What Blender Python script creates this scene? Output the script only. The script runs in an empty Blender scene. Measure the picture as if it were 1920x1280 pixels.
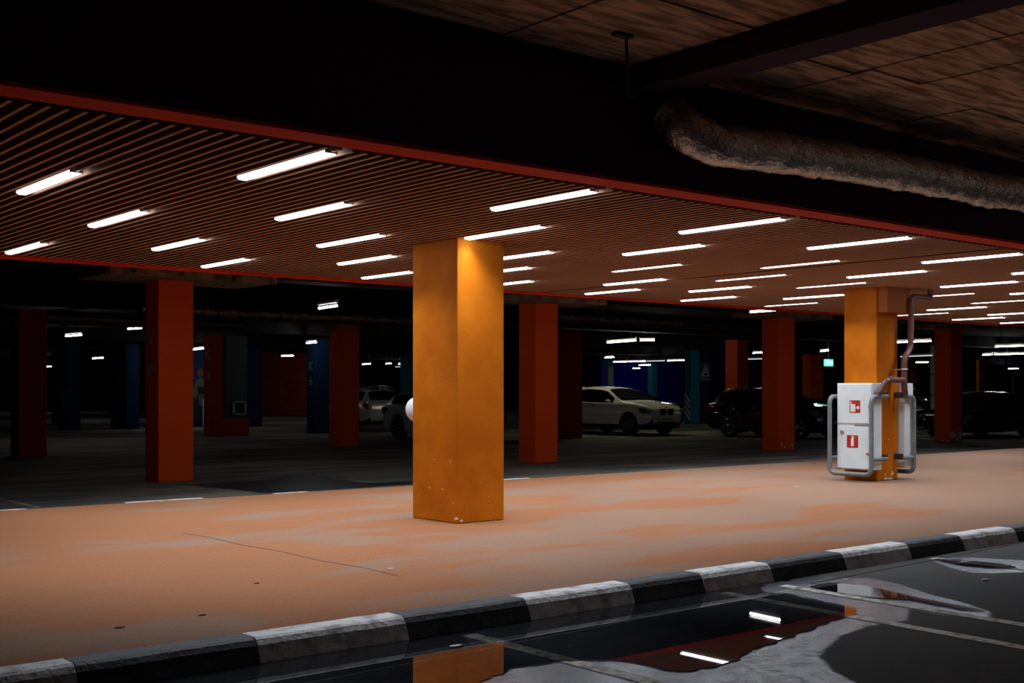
import bpy, bmesh, math, random
import numpy as np
from mathutils import Vector, Matrix, noise
from mathutils.geometry import tessellate_polygon
random.seed(7)
SC = bpy.context.scene
COL = SC.collection

# ------------------------------------------------------------------ camera, world, exposure
cam_d = bpy.data.cameras.new('camera'); cam = bpy.data.objects.new('camera', cam_d); COL.objects.link(cam)
cam.location = (0, 0, 1.32)
cam.rotation_euler = (math.radians(90), 0, math.radians(50.266 - 90))
cam_d.sensor_width = 36; cam_d.lens = 2256 / 1920 * 36
cam_d.shift_y = 92.16 / 1920
cam_d.clip_end = 400
SC.camera = cam
W = bpy.data.worlds.new('world'); SC.world = W; W.use_nodes = True
W.node_tree.nodes['Background'].inputs[0].default_value = (0.35, 0.3, 0.6, 1)
W.node_tree.nodes['Background'].inputs[1].default_value = 0.01
SC.view_settings.view_transform = 'Standard'; SC.view_settings.look = 'None'
SC.view_settings.exposure = 0.0; SC.view_settings.gamma = 1.0
try: SC.view_settings.use_curve_mapping = False
except Exception: pass
LAMP_E = 15.0       # glow of the strip lamps' diffusers
LAMP_W = 18.0      # downlight of each strip lamp, watts
TUBE_E = 36.0
FRONT = [((13.0, 2.3, 2.9), 9.0), ((10.0, 0.0, 2.6), 2.0)]   # unseen lamp over the road at right; second one added to brighten the slab
for _p, _w in FRONT:
    _l = bpy.data.lights.new('road_light', 'POINT'); _l.energy = _w; _l.shadow_soft_size = 0.35; _l.color = (1.0, 0.9, 0.82)
    _o = bpy.data.objects.new('road_light', _l); COL.objects.link(_o); _o.location = _p
C = 2.83          # underside of the slat ceiling
G = -0.13         # road and parking floor
SLAB = 3.66

# ------------------------------------------------------------------ materials
def mat(name, col, rough=0.6, metal=0.0, emit=None, es=0.0, var=None, vscale=3.0, vdet=6.0, stretch=(1,1,1), bump=0.0, bscale=40.0, spec=0.5, coat=0.0, lo=0.35, hi=0.65):
    m = bpy.data.materials.new(name); m.use_nodes = True
    nt = m.node_tree; b = nt.nodes['Principled BSDF']
    b.inputs['Base Color'].default_value = (*col, 1); b.inputs['Roughness'].default_value = rough
    b.inputs['Metallic'].default_value = metal; b.inputs['Specular IOR Level'].default_value = spec
    b.inputs['Coat Weight'].default_value = coat
    if emit is not None:
        b.inputs['Emission Color'].default_value = (*emit, 1); b.inputs['Emission Strength'].default_value = es
    tc = nt.nodes.new('ShaderNodeTexCoord'); mp = nt.nodes.new('ShaderNodeMapping'); mp.inputs['Scale'].default_value = stretch
    nt.links.new(tc.outputs['Object'], mp.inputs['Vector'])
    if var is not None:
        n = nt.nodes.new('ShaderNodeTexNoise'); n.inputs['Scale'].default_value = vscale; n.inputs['Detail'].default_value = vdet
        nt.links.new(mp.outputs[0], n.inputs['Vector'])
        r = nt.nodes.new('ShaderNodeValToRGB'); r.color_ramp.elements[0].position = lo; r.color_ramp.elements[1].position = hi
        r.color_ramp.elements[0].color = (*var, 1); r.color_ramp.elements[1].color = (*col, 1)
        nt.links.new(n.outputs[0], r.inputs[0]); nt.links.new(r.outputs[0], b.inputs['Base Color'])
    if bump > 0:
        n2 = nt.nodes.new('ShaderNodeTexNoise'); n2.inputs['Scale'].default_value = bscale; n2.inputs['Detail'].default_value = 5
        nt.links.new(mp.outputs[0], n2.inputs['Vector'])
        bp = nt.nodes.new('ShaderNodeBump'); bp.inputs['Strength'].default_value = bump; bp.inputs['Distance'].default_value = 0.02
        nt.links.new(n2.outputs[0], bp.inputs['Height']); nt.links.new(bp.outputs[0], b.inputs['Normal'])
    return m

def mixrgb(nt, fac, a, b_, blend='MIX'):
    n = nt.nodes.new('ShaderNodeMix'); n.data_type = 'RGBA'; n.blend_type = blend
    for sock, v in ((n.inputs[0], fac), (n.inputs[6], a), (n.inputs[7], b_)):
        if isinstance(v, (int, float)): sock.default_value = v
        elif isinstance(v, tuple): sock.default_value = (*v, 1)
        else: nt.links.new(v, sock)
    return n.outputs[2]

def noise_node(nt, vec, scale, detail=6, rough=0.6):
    n = nt.nodes.new('ShaderNodeTexNoise'); n.inputs['Scale'].default_value = scale; n.inputs['Detail'].default_value = detail
    n.inputs['Roughness'].default_value = rough; nt.links.new(vec, n.inputs['Vector']); return n.outputs[0]

def ramp(nt, fac, p0, p1, c0=(0,0,0), c1=(1,1,1)):
    r = nt.nodes.new('ShaderNodeValToRGB'); e = r.color_ramp.elements
    e[0].position = p0; e[1].position = p1; e[0].color = (*c0, 1); e[1].color = (*c1, 1)
    nt.links.new(fac, r.inputs[0]); return r.outputs[0]

def walkway_material():
    m = bpy.data.materials.new('worn orange floor paint'); m.use_nodes = True; nt = m.node_tree; b = nt.nodes['Principled BSDF']
    tc = nt.nodes.new('ShaderNodeTexCoord'); vec = tc.outputs['Object']
    mp = nt.nodes.new('ShaderNodeMapping'); mp.inputs['Scale'].default_value = (0.35, 0.8, 1); nt.links.new(vec, mp.inputs[0])
    big = noise_node(nt, mp.outputs[0], 1.1, 5, 0.5)
    mp2 = nt.nodes.new('ShaderNodeMapping'); mp2.inputs['Rotation'].default_value = (0, 0, math.radians(40)); mp2.inputs['Scale'].default_value = (1.2, 7, 1); nt.links.new(vec, mp2.inputs[0])
    fine = noise_node(nt, mp2.outputs[0], 3.2, 8, 0.7)
    grain = noise_node(nt, vec, 45, 4, 0.7)
    sx = nt.nodes.new('ShaderNodeSeparateXYZ'); nt.links.new(vec, sx.inputs[0])
    wr = nt.nodes.new('ShaderNodeMath'); wr.operation = 'MULTIPLY_ADD'; nt.links.new(sx.outputs[0], wr.inputs[0]); wr.inputs[1].default_value = 0.014; nt.links.new(big, wr.inputs[2])
    wr2 = nt.nodes.new('ShaderNodeMath'); wr2.operation = 'MULTIPLY_ADD'; nt.links.new(sx.outputs[1], wr2.inputs[0]); wr2.inputs[1].default_value = -0.012; nt.links.new(wr.outputs[0], wr2.inputs[2])
    c = mixrgb(nt, ramp(nt, wr2.outputs[0], 0.47, 0.54), (0.30, 0.116, 0.05), (0.255, 0.155, 0.11))
    c = mixrgb(nt, ramp(nt, fine, 0.50, 0.72), c, (0.26, 0.15, 0.10))
    c = mixrgb(nt, ramp(nt, fine, 0.28, 0.36, (1, 1, 1), (0, 0, 0)), c, (0.14, 0.07, 0.05))
    c = mixrgb(nt, 0.25, c, ramp(nt, grain, 0.35, 0.65, (0.12, 0.055, 0.03), (0.36, 0.18, 0.10)))
    nt.links.new(c, b.inputs['Base Color']); b.inputs['Roughness'].default_value = 0.8
    b.inputs['Specular IOR Level'].default_value = 0.06
    bp = nt.nodes.new('ShaderNodeBump'); bp.inputs['Strength'].default_value = 0.15; bp.inputs['Distance'].default_value = 0.01
    nt.links.new(grain, bp.inputs['Height']); nt.links.new(bp.outputs[0], b.inputs['Normal'])
    return m

def road_material():
    m = bpy.data.materials.new('asphalt with damp patches'); m.use_nodes = True; nt = m.node_tree; b = nt.nodes['Principled BSDF']
    tc = nt.nodes.new('ShaderNodeTexCoord'); vec = tc.outputs['Object']
    at = nt.nodes.new('ShaderNodeAttribute'); at.attribute_name = 'damp'
    g = noise_node(nt, vec, 120, 5, 0.75); mid = noise_node(nt, vec, 9, 6, 0.7); big = noise_node(nt, vec, 1.3, 4, 0.6)
    ad = nt.nodes.new('ShaderNodeMath'); ad.operation = 'MULTIPLY_ADD'; nt.links.new(mid, ad.inputs[0]); ad.inputs[1].default_value = 0.35
    nt.links.new(at.outputs['Fac'], ad.inputs[2])
    damp = ramp(nt, ad.outputs[0], 0.60, 0.80)
    dry = mixrgb(nt, ramp(nt, g, 0.35, 0.68), (0.035, 0.037, 0.042), (0.13, 0.13, 0.125))
    dry = mixrgb(nt, ramp(nt, big, 0.35, 0.7), dry, (0.10, 0.10, 0.095))
    wet = mixrgb(nt, ramp(nt, g, 0.4, 0.7), (0.02, 0.022, 0.03), (0.07, 0.072, 0.085))
    nt.links.new(mixrgb(nt, damp, dry, wet), b.inputs['Base Color'])
    r = nt.nodes.new('ShaderNodeMapRange'); nt.links.new(damp, r.inputs[0]); r.inputs[3].default_value = 0.9; r.inputs[4].default_value = 0.30
    nt.links.new(r.outputs[0], b.inputs['Roughness']); b.inputs['Specular IOR Level'].default_value = 0.5
    s = nt.nodes.new('ShaderNodeMapRange'); nt.links.new(damp, s.inputs[0]); s.inputs[3].default_value = 0.25; s.inputs[4].default_value = 0.9
    nt.links.new(s.outputs[0], b.inputs['Specular IOR Level'])
    sp = noise_node(nt, vec, 13, 8, 0.8)
    cw = nt.nodes.new('ShaderNodeMath'); cw.operation = 'MULTIPLY'; nt.links.new(damp, cw.inputs[0]); nt.links.new(ramp(nt, sp, 0.40, 0.56), cw.inputs[1])
    b.inputs['Coat Tint'].default_value = (0.85, 0.92, 1, 1); nt.links.new(cw.outputs[0], b.inputs['Coat Weight']); b.inputs['Coat Roughness'].default_value = 0.25
    bp = nt.nodes.new('ShaderNodeBump'); bp.inputs['Strength'].default_value = 0.5; bp.inputs['Distance'].default_value = 0.004
    nt.links.new(g, bp.inputs['Height']); nt.links.new(bp.outputs[0], b.inputs['Normal'])
    return m

def water_material():
    m = bpy.data.materials.new('still water'); m.use_nodes = True; nt = m.node_tree
    for n in list(nt.nodes):
        if n.type != 'OUTPUT_MATERIAL': nt.nodes.remove(n)
    out = nt.nodes['Material Output']
    tr = nt.nodes.new('ShaderNodeBsdfTransparent'); tr.inputs[0].default_value = (0.45, 0.45, 0.47, 1)
    gl = nt.nodes.new('ShaderNodeBsdfGlossy'); gl.inputs['Roughness'].default_value = 0.012; gl.inputs[0].default_value = (1, 1, 1, 1)
    fr = nt.nodes.new('ShaderNodeFresnel'); fr.inputs[0].default_value = 1.333
    mx = nt.nodes.new('ShaderNodeMixShader'); nt.links.new(fr.outputs[0], mx.inputs[0]); nt.links.new(tr.outputs[0], mx.inputs[1]); nt.links.new(gl.outputs[0], mx.inputs[2])
    nt.links.new(mx.outputs[0], out.inputs[0]); return m

def column_material(name, c0, c1, c2):
    """painted render: mottled coat, scuffs, faint trowel relief"""
    m = bpy.data.materials.new(name); m.use_nodes = True; nt = m.node_tree; b = nt.nodes['Principled BSDF']
    tc = nt.nodes.new('ShaderNodeTexCoord'); vec = tc.outputs['Object']
    a = noise_node(nt, vec, 1.6, 4, 0.55); s = noise_node(nt, vec, 14, 6, 0.7); t = noise_node(nt, vec, 55, 4, 0.7)
    c = mixrgb(nt, ramp(nt, a, 0.35, 0.68), c0, c1)
    c = mixrgb(nt, ramp(nt, s, 0.66, 0.74), c, c2)
    nt.links.new(c, b.inputs['Base Color']); b.inputs['Roughness'].default_value = 0.6; b.inputs['Specular IOR Level'].default_value = 0.08
    bp = nt.nodes.new('ShaderNodeBump'); bp.inputs['Strength'].default_value = 0.4; bp.inputs['Distance'].default_value = 0.01
    nt.links.new(t, bp.inputs['Height']); nt.links.new(bp.outputs[0], b.inputs['Normal'])
    return m

M = {}
M['walk'] = walkway_material(); M['road'] = road_material(); M['water'] = water_material()
M['orange'] = column_material('orange column paint', (0.45, 0.108, 0.004), (0.60, 0.17, 0.007), (0.36, 0.07, 0.003))
M['deep'] = column_material('red orange column paint', (0.80, 0.08, 0.006), (0.86, 0.095, 0.008), (0.55, 0.045, 0.004))
M['wine'] = column_material('wine red column paint', (0.30, 0.026, 0.007), (0.34, 0.032, 0.008), (0.2, 0.016, 0.005))
M['corbel'] = column_material('brown stained orange paint', (0.34, 0.10, 0.025), (0.40, 0.12, 0.03), (0.10, 0.035, 0.02))
M['teal'] = column_material('teal column paint', (0.01, 0.16, 0.24), (0.015, 0.2, 0.3), (0.01, 0.1, 0.16))
M['blue'] = column_material('dark blue column paint', (0.004, 0.022, 0.065), (0.005, 0.028, 0.08), (0.003, 0.014, 0.04))
M['navy'] = mat('bright blue wall paint', (0.006, 0.014, 0.95), 0.6, var=(0.005, 0.01, 0.75), vscale=1.0)
M['red_wall'] = mat('red orange wall paint', (0.85, 0.09, 0.012), 0.6, var=(0.6, 0.05, 0.01), vscale=1.2)
M['trim'] = mat('red orange metal trim', (0.62, 0.036, 0.012), 0.6, var=(0.54, 0.03, 0.010), vscale=2, spec=0.05)
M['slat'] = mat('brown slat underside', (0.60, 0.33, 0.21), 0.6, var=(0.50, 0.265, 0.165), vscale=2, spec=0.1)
M['slat_side_shaded'] = mat('shaded slat side', (0.22, 0.115, 0.07), 0.6, spec=0.1)  # shade between the slats put into a darker brown
M['black'] = mat('matt black void', (0.012, 0.011, 0.014), 0.9, spec=0.1)
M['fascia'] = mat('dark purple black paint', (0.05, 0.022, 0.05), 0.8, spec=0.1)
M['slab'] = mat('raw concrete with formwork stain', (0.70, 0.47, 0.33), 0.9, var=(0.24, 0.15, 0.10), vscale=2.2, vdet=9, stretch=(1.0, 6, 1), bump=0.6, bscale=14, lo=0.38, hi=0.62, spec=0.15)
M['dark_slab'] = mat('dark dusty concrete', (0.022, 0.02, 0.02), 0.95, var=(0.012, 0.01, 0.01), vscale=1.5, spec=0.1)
M['capital'] = mat('chipped brown concrete', (0.30, 0.18, 0.11), 0.9, var=(0.09, 0.05, 0.035), vscale=6, vdet=8, bump=0.6, bscale=18, lo=0.3, hi=0.6)
M['rear_floor'] = mat('dusty parking floor', (0.28, 0.245, 0.18), 0.85, var=(0.075, 0.072, 0.07), vscale=0.6, vdet=9, stretch=(0.5, 1.6, 1), spec=0.2)
M['dark_floor'] = mat('dark floor patch', (0.016, 0.017, 0.02), 0.5, var=(0.01, 0.01, 0.013), vscale=3, spec=0.3)  # near-black semi-gloss tone of the patch on the rear floor
M['kerb_white'] = mat('worn white kerb paint', (0.80, 0.80, 0.80), 0.75, var=(0.34, 0.33, 0.32), vscale=9, vdet=9, bump=0.5, bscale=30, lo=0.30, hi=0.52)
M['kerb_black'] = mat('worn black kerb paint', (0.03, 0.034, 0.042), 0.6, var=(0.06, 0.066, 0.075), vscale=9, vdet=8, bump=0.4, bscale=30)
M['line'] = mat('worn white road paint', (0.85, 0.82, 0.72), 0.8, var=(0.32, 0.30, 0.26), vscale=18, vdet=9, lo=0.34, hi=0.55)
M['line_dim'] = mat('grubby cream floor line paint', (0.26, 0.23, 0.16), 0.8, var=(0.08, 0.075, 0.06), vscale=5, vdet=9, lo=0.34, hi=0.58)
M['diffuser'] = mat('lit lamp diffuser', (0.9, 0.9, 0.9), 0.5, emit=(0.74, 0.86, 1.0), es=LAMP_E)
M['diffuser_dim'] = mat('half lit lamp diffuser', (0.9, 0.9, 0.9), 0.5, emit=(1.0, 0.86, 0.72), es=2.0)
M['tube'] = mat('lit fluorescent tube', (0.9, 0.9, 0.9), 0.5, emit=(0.95, 0.95, 0.93), es=TUBE_E)
M['tube_yellow'] = mat('lit warm fluorescent tube', (0.9, 0.9, 0.85), 0.5, emit=(1.0, 0.97, 0.72), es=TUBE_E*1.7)
M['tube_dim'] = mat('weak fluorescent tube', (0.9, 0.9, 0.9), 0.5, emit=(0.9, 0.93, 1.0), es=0.8)
M['housing'] = mat('lamp housing metal', (0.55, 0.52, 0.46), 0.4)
M['exit'] = mat('lit green sign face', (0.1, 0.8, 0.55), 0.5, emit=(0.12, 0.85, 0.58), es=1.3)
M['exit_white'] = mat('lit white pictogram', (0.9, 1, 0.95), 0.5, emit=(0.75, 1.0, 0.9), es=1.6)
M['cab'] = mat('white enamel cabinet', (0.80, 0.86, 0.88), 0.35, var=(0.72, 0.77, 0.78), vscale=3)
M['rust'] = mat('rusty edge', (0.16, 0.07, 0.03), 0.8)
M['sign_red'] = mat('red fire sign', (0.46, 0.02, 0.012), 0.5)
M['sign_white'] = mat('white sign print', (0.8, 0.78, 0.72), 0.5)
M['guard'] = mat('grey painted steel tube', (0.20, 0.23, 0.24), 0.45, var=(0.15, 0.17, 0.18), vscale=8)
M['pipe'] = mat('brown painted pipe', (0.17, 0.065, 0.05), 0.45, var=(0.13, 0.05, 0.04), vscale=6)
M['clamp'] = mat('grey clamp steel', (0.5, 0.5, 0.48), 0.4, metal=0.8)
M['foil'] = mat('crinkled foil wrap', (0.62, 0.58, 0.54), 0.34, metal=0.9, bump=1.0, bscale=26)
M['foil_dull'] = mat('darkened foil wrap', (0.16, 0.14, 0.13), 0.4, metal=0.9, bump=1.0, bscale=14)  # darker copy of the foil, makes the rear ducts less visible
M['steel_dark'] = mat('dark steel', (0.03, 0.028, 0.03), 0.6)
M['white_ball'] = mat('matt white plastic', (0.80, 0.82, 0.84), 0.45)
M['chip'] = mat('bare plaster chip', (0.66, 0.6, 0.56), 0.9)
M['letter'] = mat('grey stencil paint', (0.30, 0.26, 0.28), 0.8)
M['letter_teal'] = mat('pale stencil paint', (0.10, 0.32, 0.34), 0.8)
M['letter_orange'] = mat('orange stencil paint', (0.8, 0.26, 0.05), 0.8)
M['strip_grey'] = mat('grey white paint band', (0.34, 0.37, 0.38), 0.7)
M['mural_blue'] = mat('blue mural paint', (0.005, 0.035, 0.11), 0.7, var=(0.004, 0.02, 0.07), vscale=2)
M['mural_skin'] = mat('orange mural paint', (0.22, 0.08, 0.04), 0.8)
M['mural_grey'] = mat('grey mural paint', (0.16, 0.14, 0.13), 0.8)
M['mural_dark'] = mat('dark mural paint', (0.03, 0.02, 0.025), 0.8)
M['board'] = mat('blue grey board', (0.035, 0.04, 0.06), 0.7)
M['car_white'] = mat('white car paint', (0.66, 0.62, 0.56), 0.25, coat=0.6)
M['car_silver'] = mat('silver car paint', (0.42, 0.40, 0.37), 0.25, metal=0.3, coat=0.5)
M['car_grey'] = mat('pale grey car paint', (0.40, 0.41, 0.44), 0.3, coat=0.5)
M['car_black'] = mat('black car paint', (0.006, 0.006, 0.008), 0.12, coat=0.8)
M['glass'] = mat('dark car glass', (0.006, 0.007, 0.009), 0.06, spec=0.6)
M['glass_lit'] = mat('lit-through car glass', (0.10, 0.12, 0.13), 0.12)  # pale tone stands in for light coming through the windows
M['cladding'] = mat('black plastic cladding', (0.012, 0.012, 0.013), 0.6)
M['tyre'] = mat('black rubber', (0.010, 0.010, 0.011), 0.8)
M['rim'] = mat('alloy rim', (0.16, 0.16, 0.17), 0.3, metal=0.9)
M['chrome'] = mat('chrome', (0.75, 0.75, 0.76), 0.12, metal=1.0)
M['lens'] = mat('clear lamp lens', (0.10, 0.11, 0.13), 0.05, spec=0.9)
M['tail'] = mat('red tail lamp', (0.14, 0.004, 0.006), 0.1)
M['plate'] = mat('white number plate', (0.55, 0.56, 0.6), 0.4)
M['ink'] = mat('dark blue print', (0.02, 0.025, 0.06), 0.6)
M['amber'] = mat('amber sign', (0.4, 0.22, 0.03), 0.6)
M['cardboard'] = mat('beige box board', (0.4, 0.3, 0.2), 0.8)
M['litter'] = mat('pale paper scrap', (0.6, 0.58, 0.55), 0.8)
M['dark_litter'] = mat('dark dirt fleck', (0.05, 0.03, 0.025), 0.8)

# ------------------------------------------------------------------ mesh helpers
def link(o): COL.objects.link(o); return o
def tag(o, label=None, cat=None, group=None, kind=None):
    if label: o['label'] = label
    if cat: o['category'] = cat
    if group: o['group'] = group
    if kind: o['kind'] = kind
    return o
def thing(name, loc=(0,0,0), label=None, cat=None, group=None, kind=None, rotz=0):
    o = link(bpy.data.objects.new(name, None)); o.location = loc; o.rotation_euler = (0, 0, rotz); o.empty_display_size = 0.2
    return tag(o, label, cat, group, kind)
class MB:
    def __init__(s): s.v = []; s.f = []; s.sm = []
    def add(s, vs, fs, smooth=False):
        k = len(s.v); s.v += [tuple(p) for p in vs]; s.f += [tuple(i + k for i in f) for f in fs]; s.sm += [smooth] * len(fs); return s
    def box(s, x0, x1, y0, y1, z0, z1, bev=0.0):
        if bev <= 0:
            vs = [(x, y, z) for z in (z0, z1) for y in (y0, y1) for x in (x0, x1)]
            return s.add(vs, [(0,2,3,1),(4,5,7,6),(0,1,5,4),(2,6,7,3),(0,4,6,2),(1,3,7,5)])
        bm = bmesh.new(); bmesh.ops.create_cube(bm, size=1)
        for v in bm.verts: v.co = Vector((x0 + (v.co.x + .5) * (x1 - x0), y0 + (v.co.y + .5) * (y1 - y0), z0 + (v.co.z + .5) * (z1 - z0)))
        bmesh.ops.bevel(bm, geom=bm.edges[:], offset=bev, segments=2, affect='EDGES', profile=0.5)
        bm.verts.index_update(); s.add([v.co[:] for v in bm.verts], [[v.index for v in f.verts] for f in bm.faces]); bm.free(); return s
    def prism(s, pts, axis, a, b):
        """outline in the two other axes, swept along axis from a to b"""
        def P(p, t): 
            return (t, p[0], p[1]) if axis == 'x' else ((p[0], t, p[1]) if axis == 'y' else (p[0], p[1], t))
        n = len(pts); s.add([P(p, a) for p in pts] + [P(p, b) for p in pts], [tuple(range(n))[::-1], tuple(range(n, 2*n))] + [(i, (i+1) % n, n + (i+1) % n, n + i) for i in range(n)]); return s
    def tube(s, path, r, n=12, cap=True, rf=None):
        path = [Vector(p) for p in path]; rings = []; up = None
        for i, p in enumerate(path):
            t = (path[min(i+1, len(path)-1)] - path[max(i-1, 0)]).normalized()
            if up is None: up = t.orthogonal().normalized()
            else: up = (up - t * up.dot(t)).normalized()
            w = t.cross(up)
            rings.append([p + (up * math.cos(2*math.pi*k/n) + w * math.sin(2*math.pi*k/n)) * (rf(i, k) if rf else r) for k in range(n)])
        vs = [q for R in rings for q in R]; fs = []
        for i in range(len(rings)-1):
            for k in range(n): fs.append((i*n+k, i*n+(k+1) % n, (i+1)*n+(k+1) % n, (i+1)*n+k))
        s.add(vs, fs, True)
        if cap:
            s.add(rings[0], [tuple(range(n))[::-1]]); s.add(rings[-1], [tuple(range(n))])
        return s
    def lathe(s, prof, n=24, axis='y', c=(0,0,0), close=True):
        vs = []
        for k in range(n):
            a = 2*math.pi*k/n
            for r, h in prof:
                vs.append({'y': (c[0]+r*math.cos(a), c[1]+h, c[2]+r*math.sin(a)), 'z': (c[0]+r*math.cos(a), c[1]+r*math.sin(a), c[2]+h), 'x': (c[0]+h, c[1]+r*math.cos(a), c[2]+r*math.sin(a))}[axis])
        m = len(prof); fs = []
        for k in range(n):
            for j in range(m-1 if not close else m):
                j2 = (j+1) % m; k2 = (k+1) % n; fs.append((k*m+j, k*m+j2, k2*m+j2, k2*m+j))
        return s.add(vs, fs, True)
    def ball(s, c, rx, ry, rz, n=20, m=12):
        vs = [(c[0], c[1], c[2]-rz)]; fs = []
        for i in range(1, m):
            a = -math.pi/2 + math.pi*i/m
            for k in range(n): b = 2*math.pi*k/n; vs.append((c[0]+rx*math.cos(a)*math.cos(b), c[1]+ry*math.cos(a)*math.sin(b), c[2]+rz*math.sin(a)))
        vs.append((c[0], c[1], c[2]+rz)); L = len(vs)-1
        for k in range(n): fs.append((0, 1+(k+1) % n, 1+k)); fs.append((L, L-n+k, L-n+(k+1) % n))
        for i in range(m-2):
            for k in range(n): fs.append((1+i*n+k, 1+i*n+(k+1) % n, 1+(i+1)*n+(k+1) % n, 1+(i+1)*n+k))
        return s.add(vs, fs, True)
    def build(s, name, m, parent=None, loc=None, fixn=False):
        me = bpy.data.meshes.new(name); off = parent.location if (parent is not None and loc is None) else Vector((0,0,0)); rot = 0
        if parent is not None and loc is None and parent.parent is not None: off = off + parent.parent.location
        if loc is not None: off = Vector(loc)
        me.from_pydata([(x-off[0], y-off[1], z-off[2]) for x, y, z in s.v], [], s.f); me.materials.append(m)
        me.polygons.foreach_set('use_smooth', s.sm)
        if fixn:
            bm = bmesh.new(); bm.from_mesh(me); bmesh.ops.recalc_face_normals(bm, faces=bm.faces[:]); bm.to_mesh(me); bm.free()
        me.update()
        o = link(bpy.data.objects.new(name, me))
        if parent is not None: o.parent = parent
        elif loc is not None: o.location = loc
        return o
def rounded(path, r, n=6):
    """polyline with filleted corners"""
    P = [Vector(p) for p in path]; out = [P[0]]
    for i in range(1, len(P)-1):
        a = (P[i-1]-P[i]); b = (P[i+1]-P[i]); d = min(r, a.length*.49, b.length*.49); p0 = P[i]+a.normalized()*d; p2 = P[i]+b.normalized()*d
        for k in range(n+1):
            t = k/n; out.append(p0*(1-t)**2 + P[i]*2*t*(1-t) + p2*t*t)
    out.append(P[-1]); return out
def text(name, body, size, m, parent, loc, facing, align='CENTER'):
    cu = bpy.data.curves.new(name, 'FONT'); cu.body = body; cu.size = size; cu.align_x = align; cu.extrude = 0.003
    t = link(bpy.data.objects.new('tmp', cu)); bpy.context.view_layer.update()
    me = bpy.data.meshes.new_from_object(t.evaluated_get(bpy.context.evaluated_depsgraph_get())); bpy.data.objects.remove(t)
    me.materials.clear(); me.materials.append(m); me.name = name
    o = link(bpy.data.objects.new(name, me)); o.parent = parent
    cols = {'-x': ((0,-1,0),(0,0,1),(-1,0,0)), '-y': ((1,0,0),(0,0,1),(0,-1,0))}[facing]
    R = Matrix([[cols[j][i] for j in range(3)] for i in range(3)]).to_4x4()
    off = parent.location
    o.matrix_local = Matrix.Translation(Vector(loc)-off) @ R
    return o
def blob(cx, cy, rx, ry, n=14, jag=0.3, seed=0):
    rnd = random.Random(seed)
    return [(cx+rx*math.cos(2*math.pi*k/n)*(1+jag*(rnd.random()-.5)*2), cy+ry*math.sin(2*math.pi*k/n)*(1+jag*(rnd.random()-.5)*2)) for k in range(n)]

# ------------------------------------------------------------------ floors
walk = MB().box(-8, 70, 5.97, 13.78, -0.6, 0.0).build('floor', M['walk'])
tag(walk, 'worn orange painted raised walkway between the two kerbs', 'floor', kind='structure')
crack = MB()
pts = [(4.78, 10.55), (4.83, 10.0), (4.80, 9.4), (4.86, 8.8), (4.83, 8.2), (4.88, 7.6), (4.86, 7.1)]
for (xa, ya), (xb, yb) in zip(pts, pts[1:]): crack.add([(xa-.006, ya, .0015), (xa+.006, ya, .0015), (xb+.006, yb, .0015), (xb-.006, yb, .0015)], [(0, 3, 2, 1)])
crack.build('joint_line', M['dark_litter'], walk)

def seg_dist(P, poly):
    A = np.array(poly); B = np.roll(A, -1, 0); d = np.full(len(P), 1e9); inside = np.zeros(len(P), bool)
    for a, b in zip(A, B):
        ab = b-a; t = np.clip(((P-a) @ ab) / (ab @ ab + 1e-12), 0, 1); q = a + t[:, None]*ab; d = np.minimum(d, np.hypot(*(P-q).T))
        c = ((a[1] > P[:, 1]) != (b[1] > P[:, 1])); xi = (b[0]-a[0])*(P[:, 1]-a[1])/((b[1]-a[1]) if b[1] != a[1] else 1e-9) + a[0]; inside ^= c & (P[:, 0] < xi)
    return np.where(inside, d, -d)
shore = [(7.91, 5.80), (7.45, 5.70), (7.38, 5.74), (7.22, 5.72), (6.98, 5.57), (6.94, 5.47), (7.0, 5.31), (6.93, 5.07), (6.9, 4.84), (6.9, 4.7), (6.65, 4.54), (6.49, 4.56), (6.18, 4.48), (5.87, 4.42), (5.6, 4.35), (5.32, 4.31), (5.05, 4.21), (4.88, 4.16), (4.75, 4.2), (4.68, 4.17), (4.58, 4.27), (4.6, 4.45), (4.54, 4.64), (4.38, 4.73), (4.2, 4.79), (4.0, 4.81), (3.71, 4.69), (3.4, 4.3), (2.6, 4.2), (1.6, 4.6), (1.2, 5.3), (1.2, 5.80)]
second = [(7.39, 5.44), (7.65, 5.46), (7.71, 5.14), (7.63, 4.86), (7.58, 4.74), (7.53, 4.47), (7.5, 4.24), (7.43, 4.07), (7.36, 4.2), (7.40, 4.45), (7.42, 4.66), (7.34, 4.81), (7.3, 5.03), (7.32, 5.2), (7.33, 5.34)]
eye = [(9.41, 5.64), (9.53, 5.47), (9.56, 5.23), (9.57, 5.04), (9.43, 4.9), (9.26, 5.07), (9.23, 5.26), (9.28, 5.43)]
dampA = [(7.95, 5.89), (7.89, 5.6), (8.08, 5.39), (8.0, 5.08), (7.77, 4.69), (7.67, 4.4), (7.45, 4.05), (7.23, 3.96), (7.12, 4.23), (7.17, 4.47), (6.78, 4.25), (6.43, 4.29), (6.03, 4.23), (5.49, 3.98), (5.27, 3.74), (5.13, 3.5), (4.54, 3.6), (4.6, 4.23), (5.33, 4.4), (6.5, 4.62), (6.9, 5.61), (7.24, 5.85), (7.49, 5.75)]
dampB = [(4.62, 4.2), (4.64, 4.5), (4.55, 4.66), (4.41, 4.78), (4.22, 4.83), (4.01, 4.85), (3.69, 4.71), (3.3, 4.2), (4.53, 3.5)]
eyed = [(9.57, 5.85), (9.57, 5.72), (9.75, 5.52), (9.83, 5.34), (9.96, 5.1), (9.3, 4.77), (9.04, 4.91), (8.94, 5.03), (9.03, 5.25), (9.33, 5.63)]
dampC = [(3.08, 5.14), (3.22, 5.26), (3.36, 5.25), (3.36, 5.1), (3.28, 4.98)]
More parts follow.
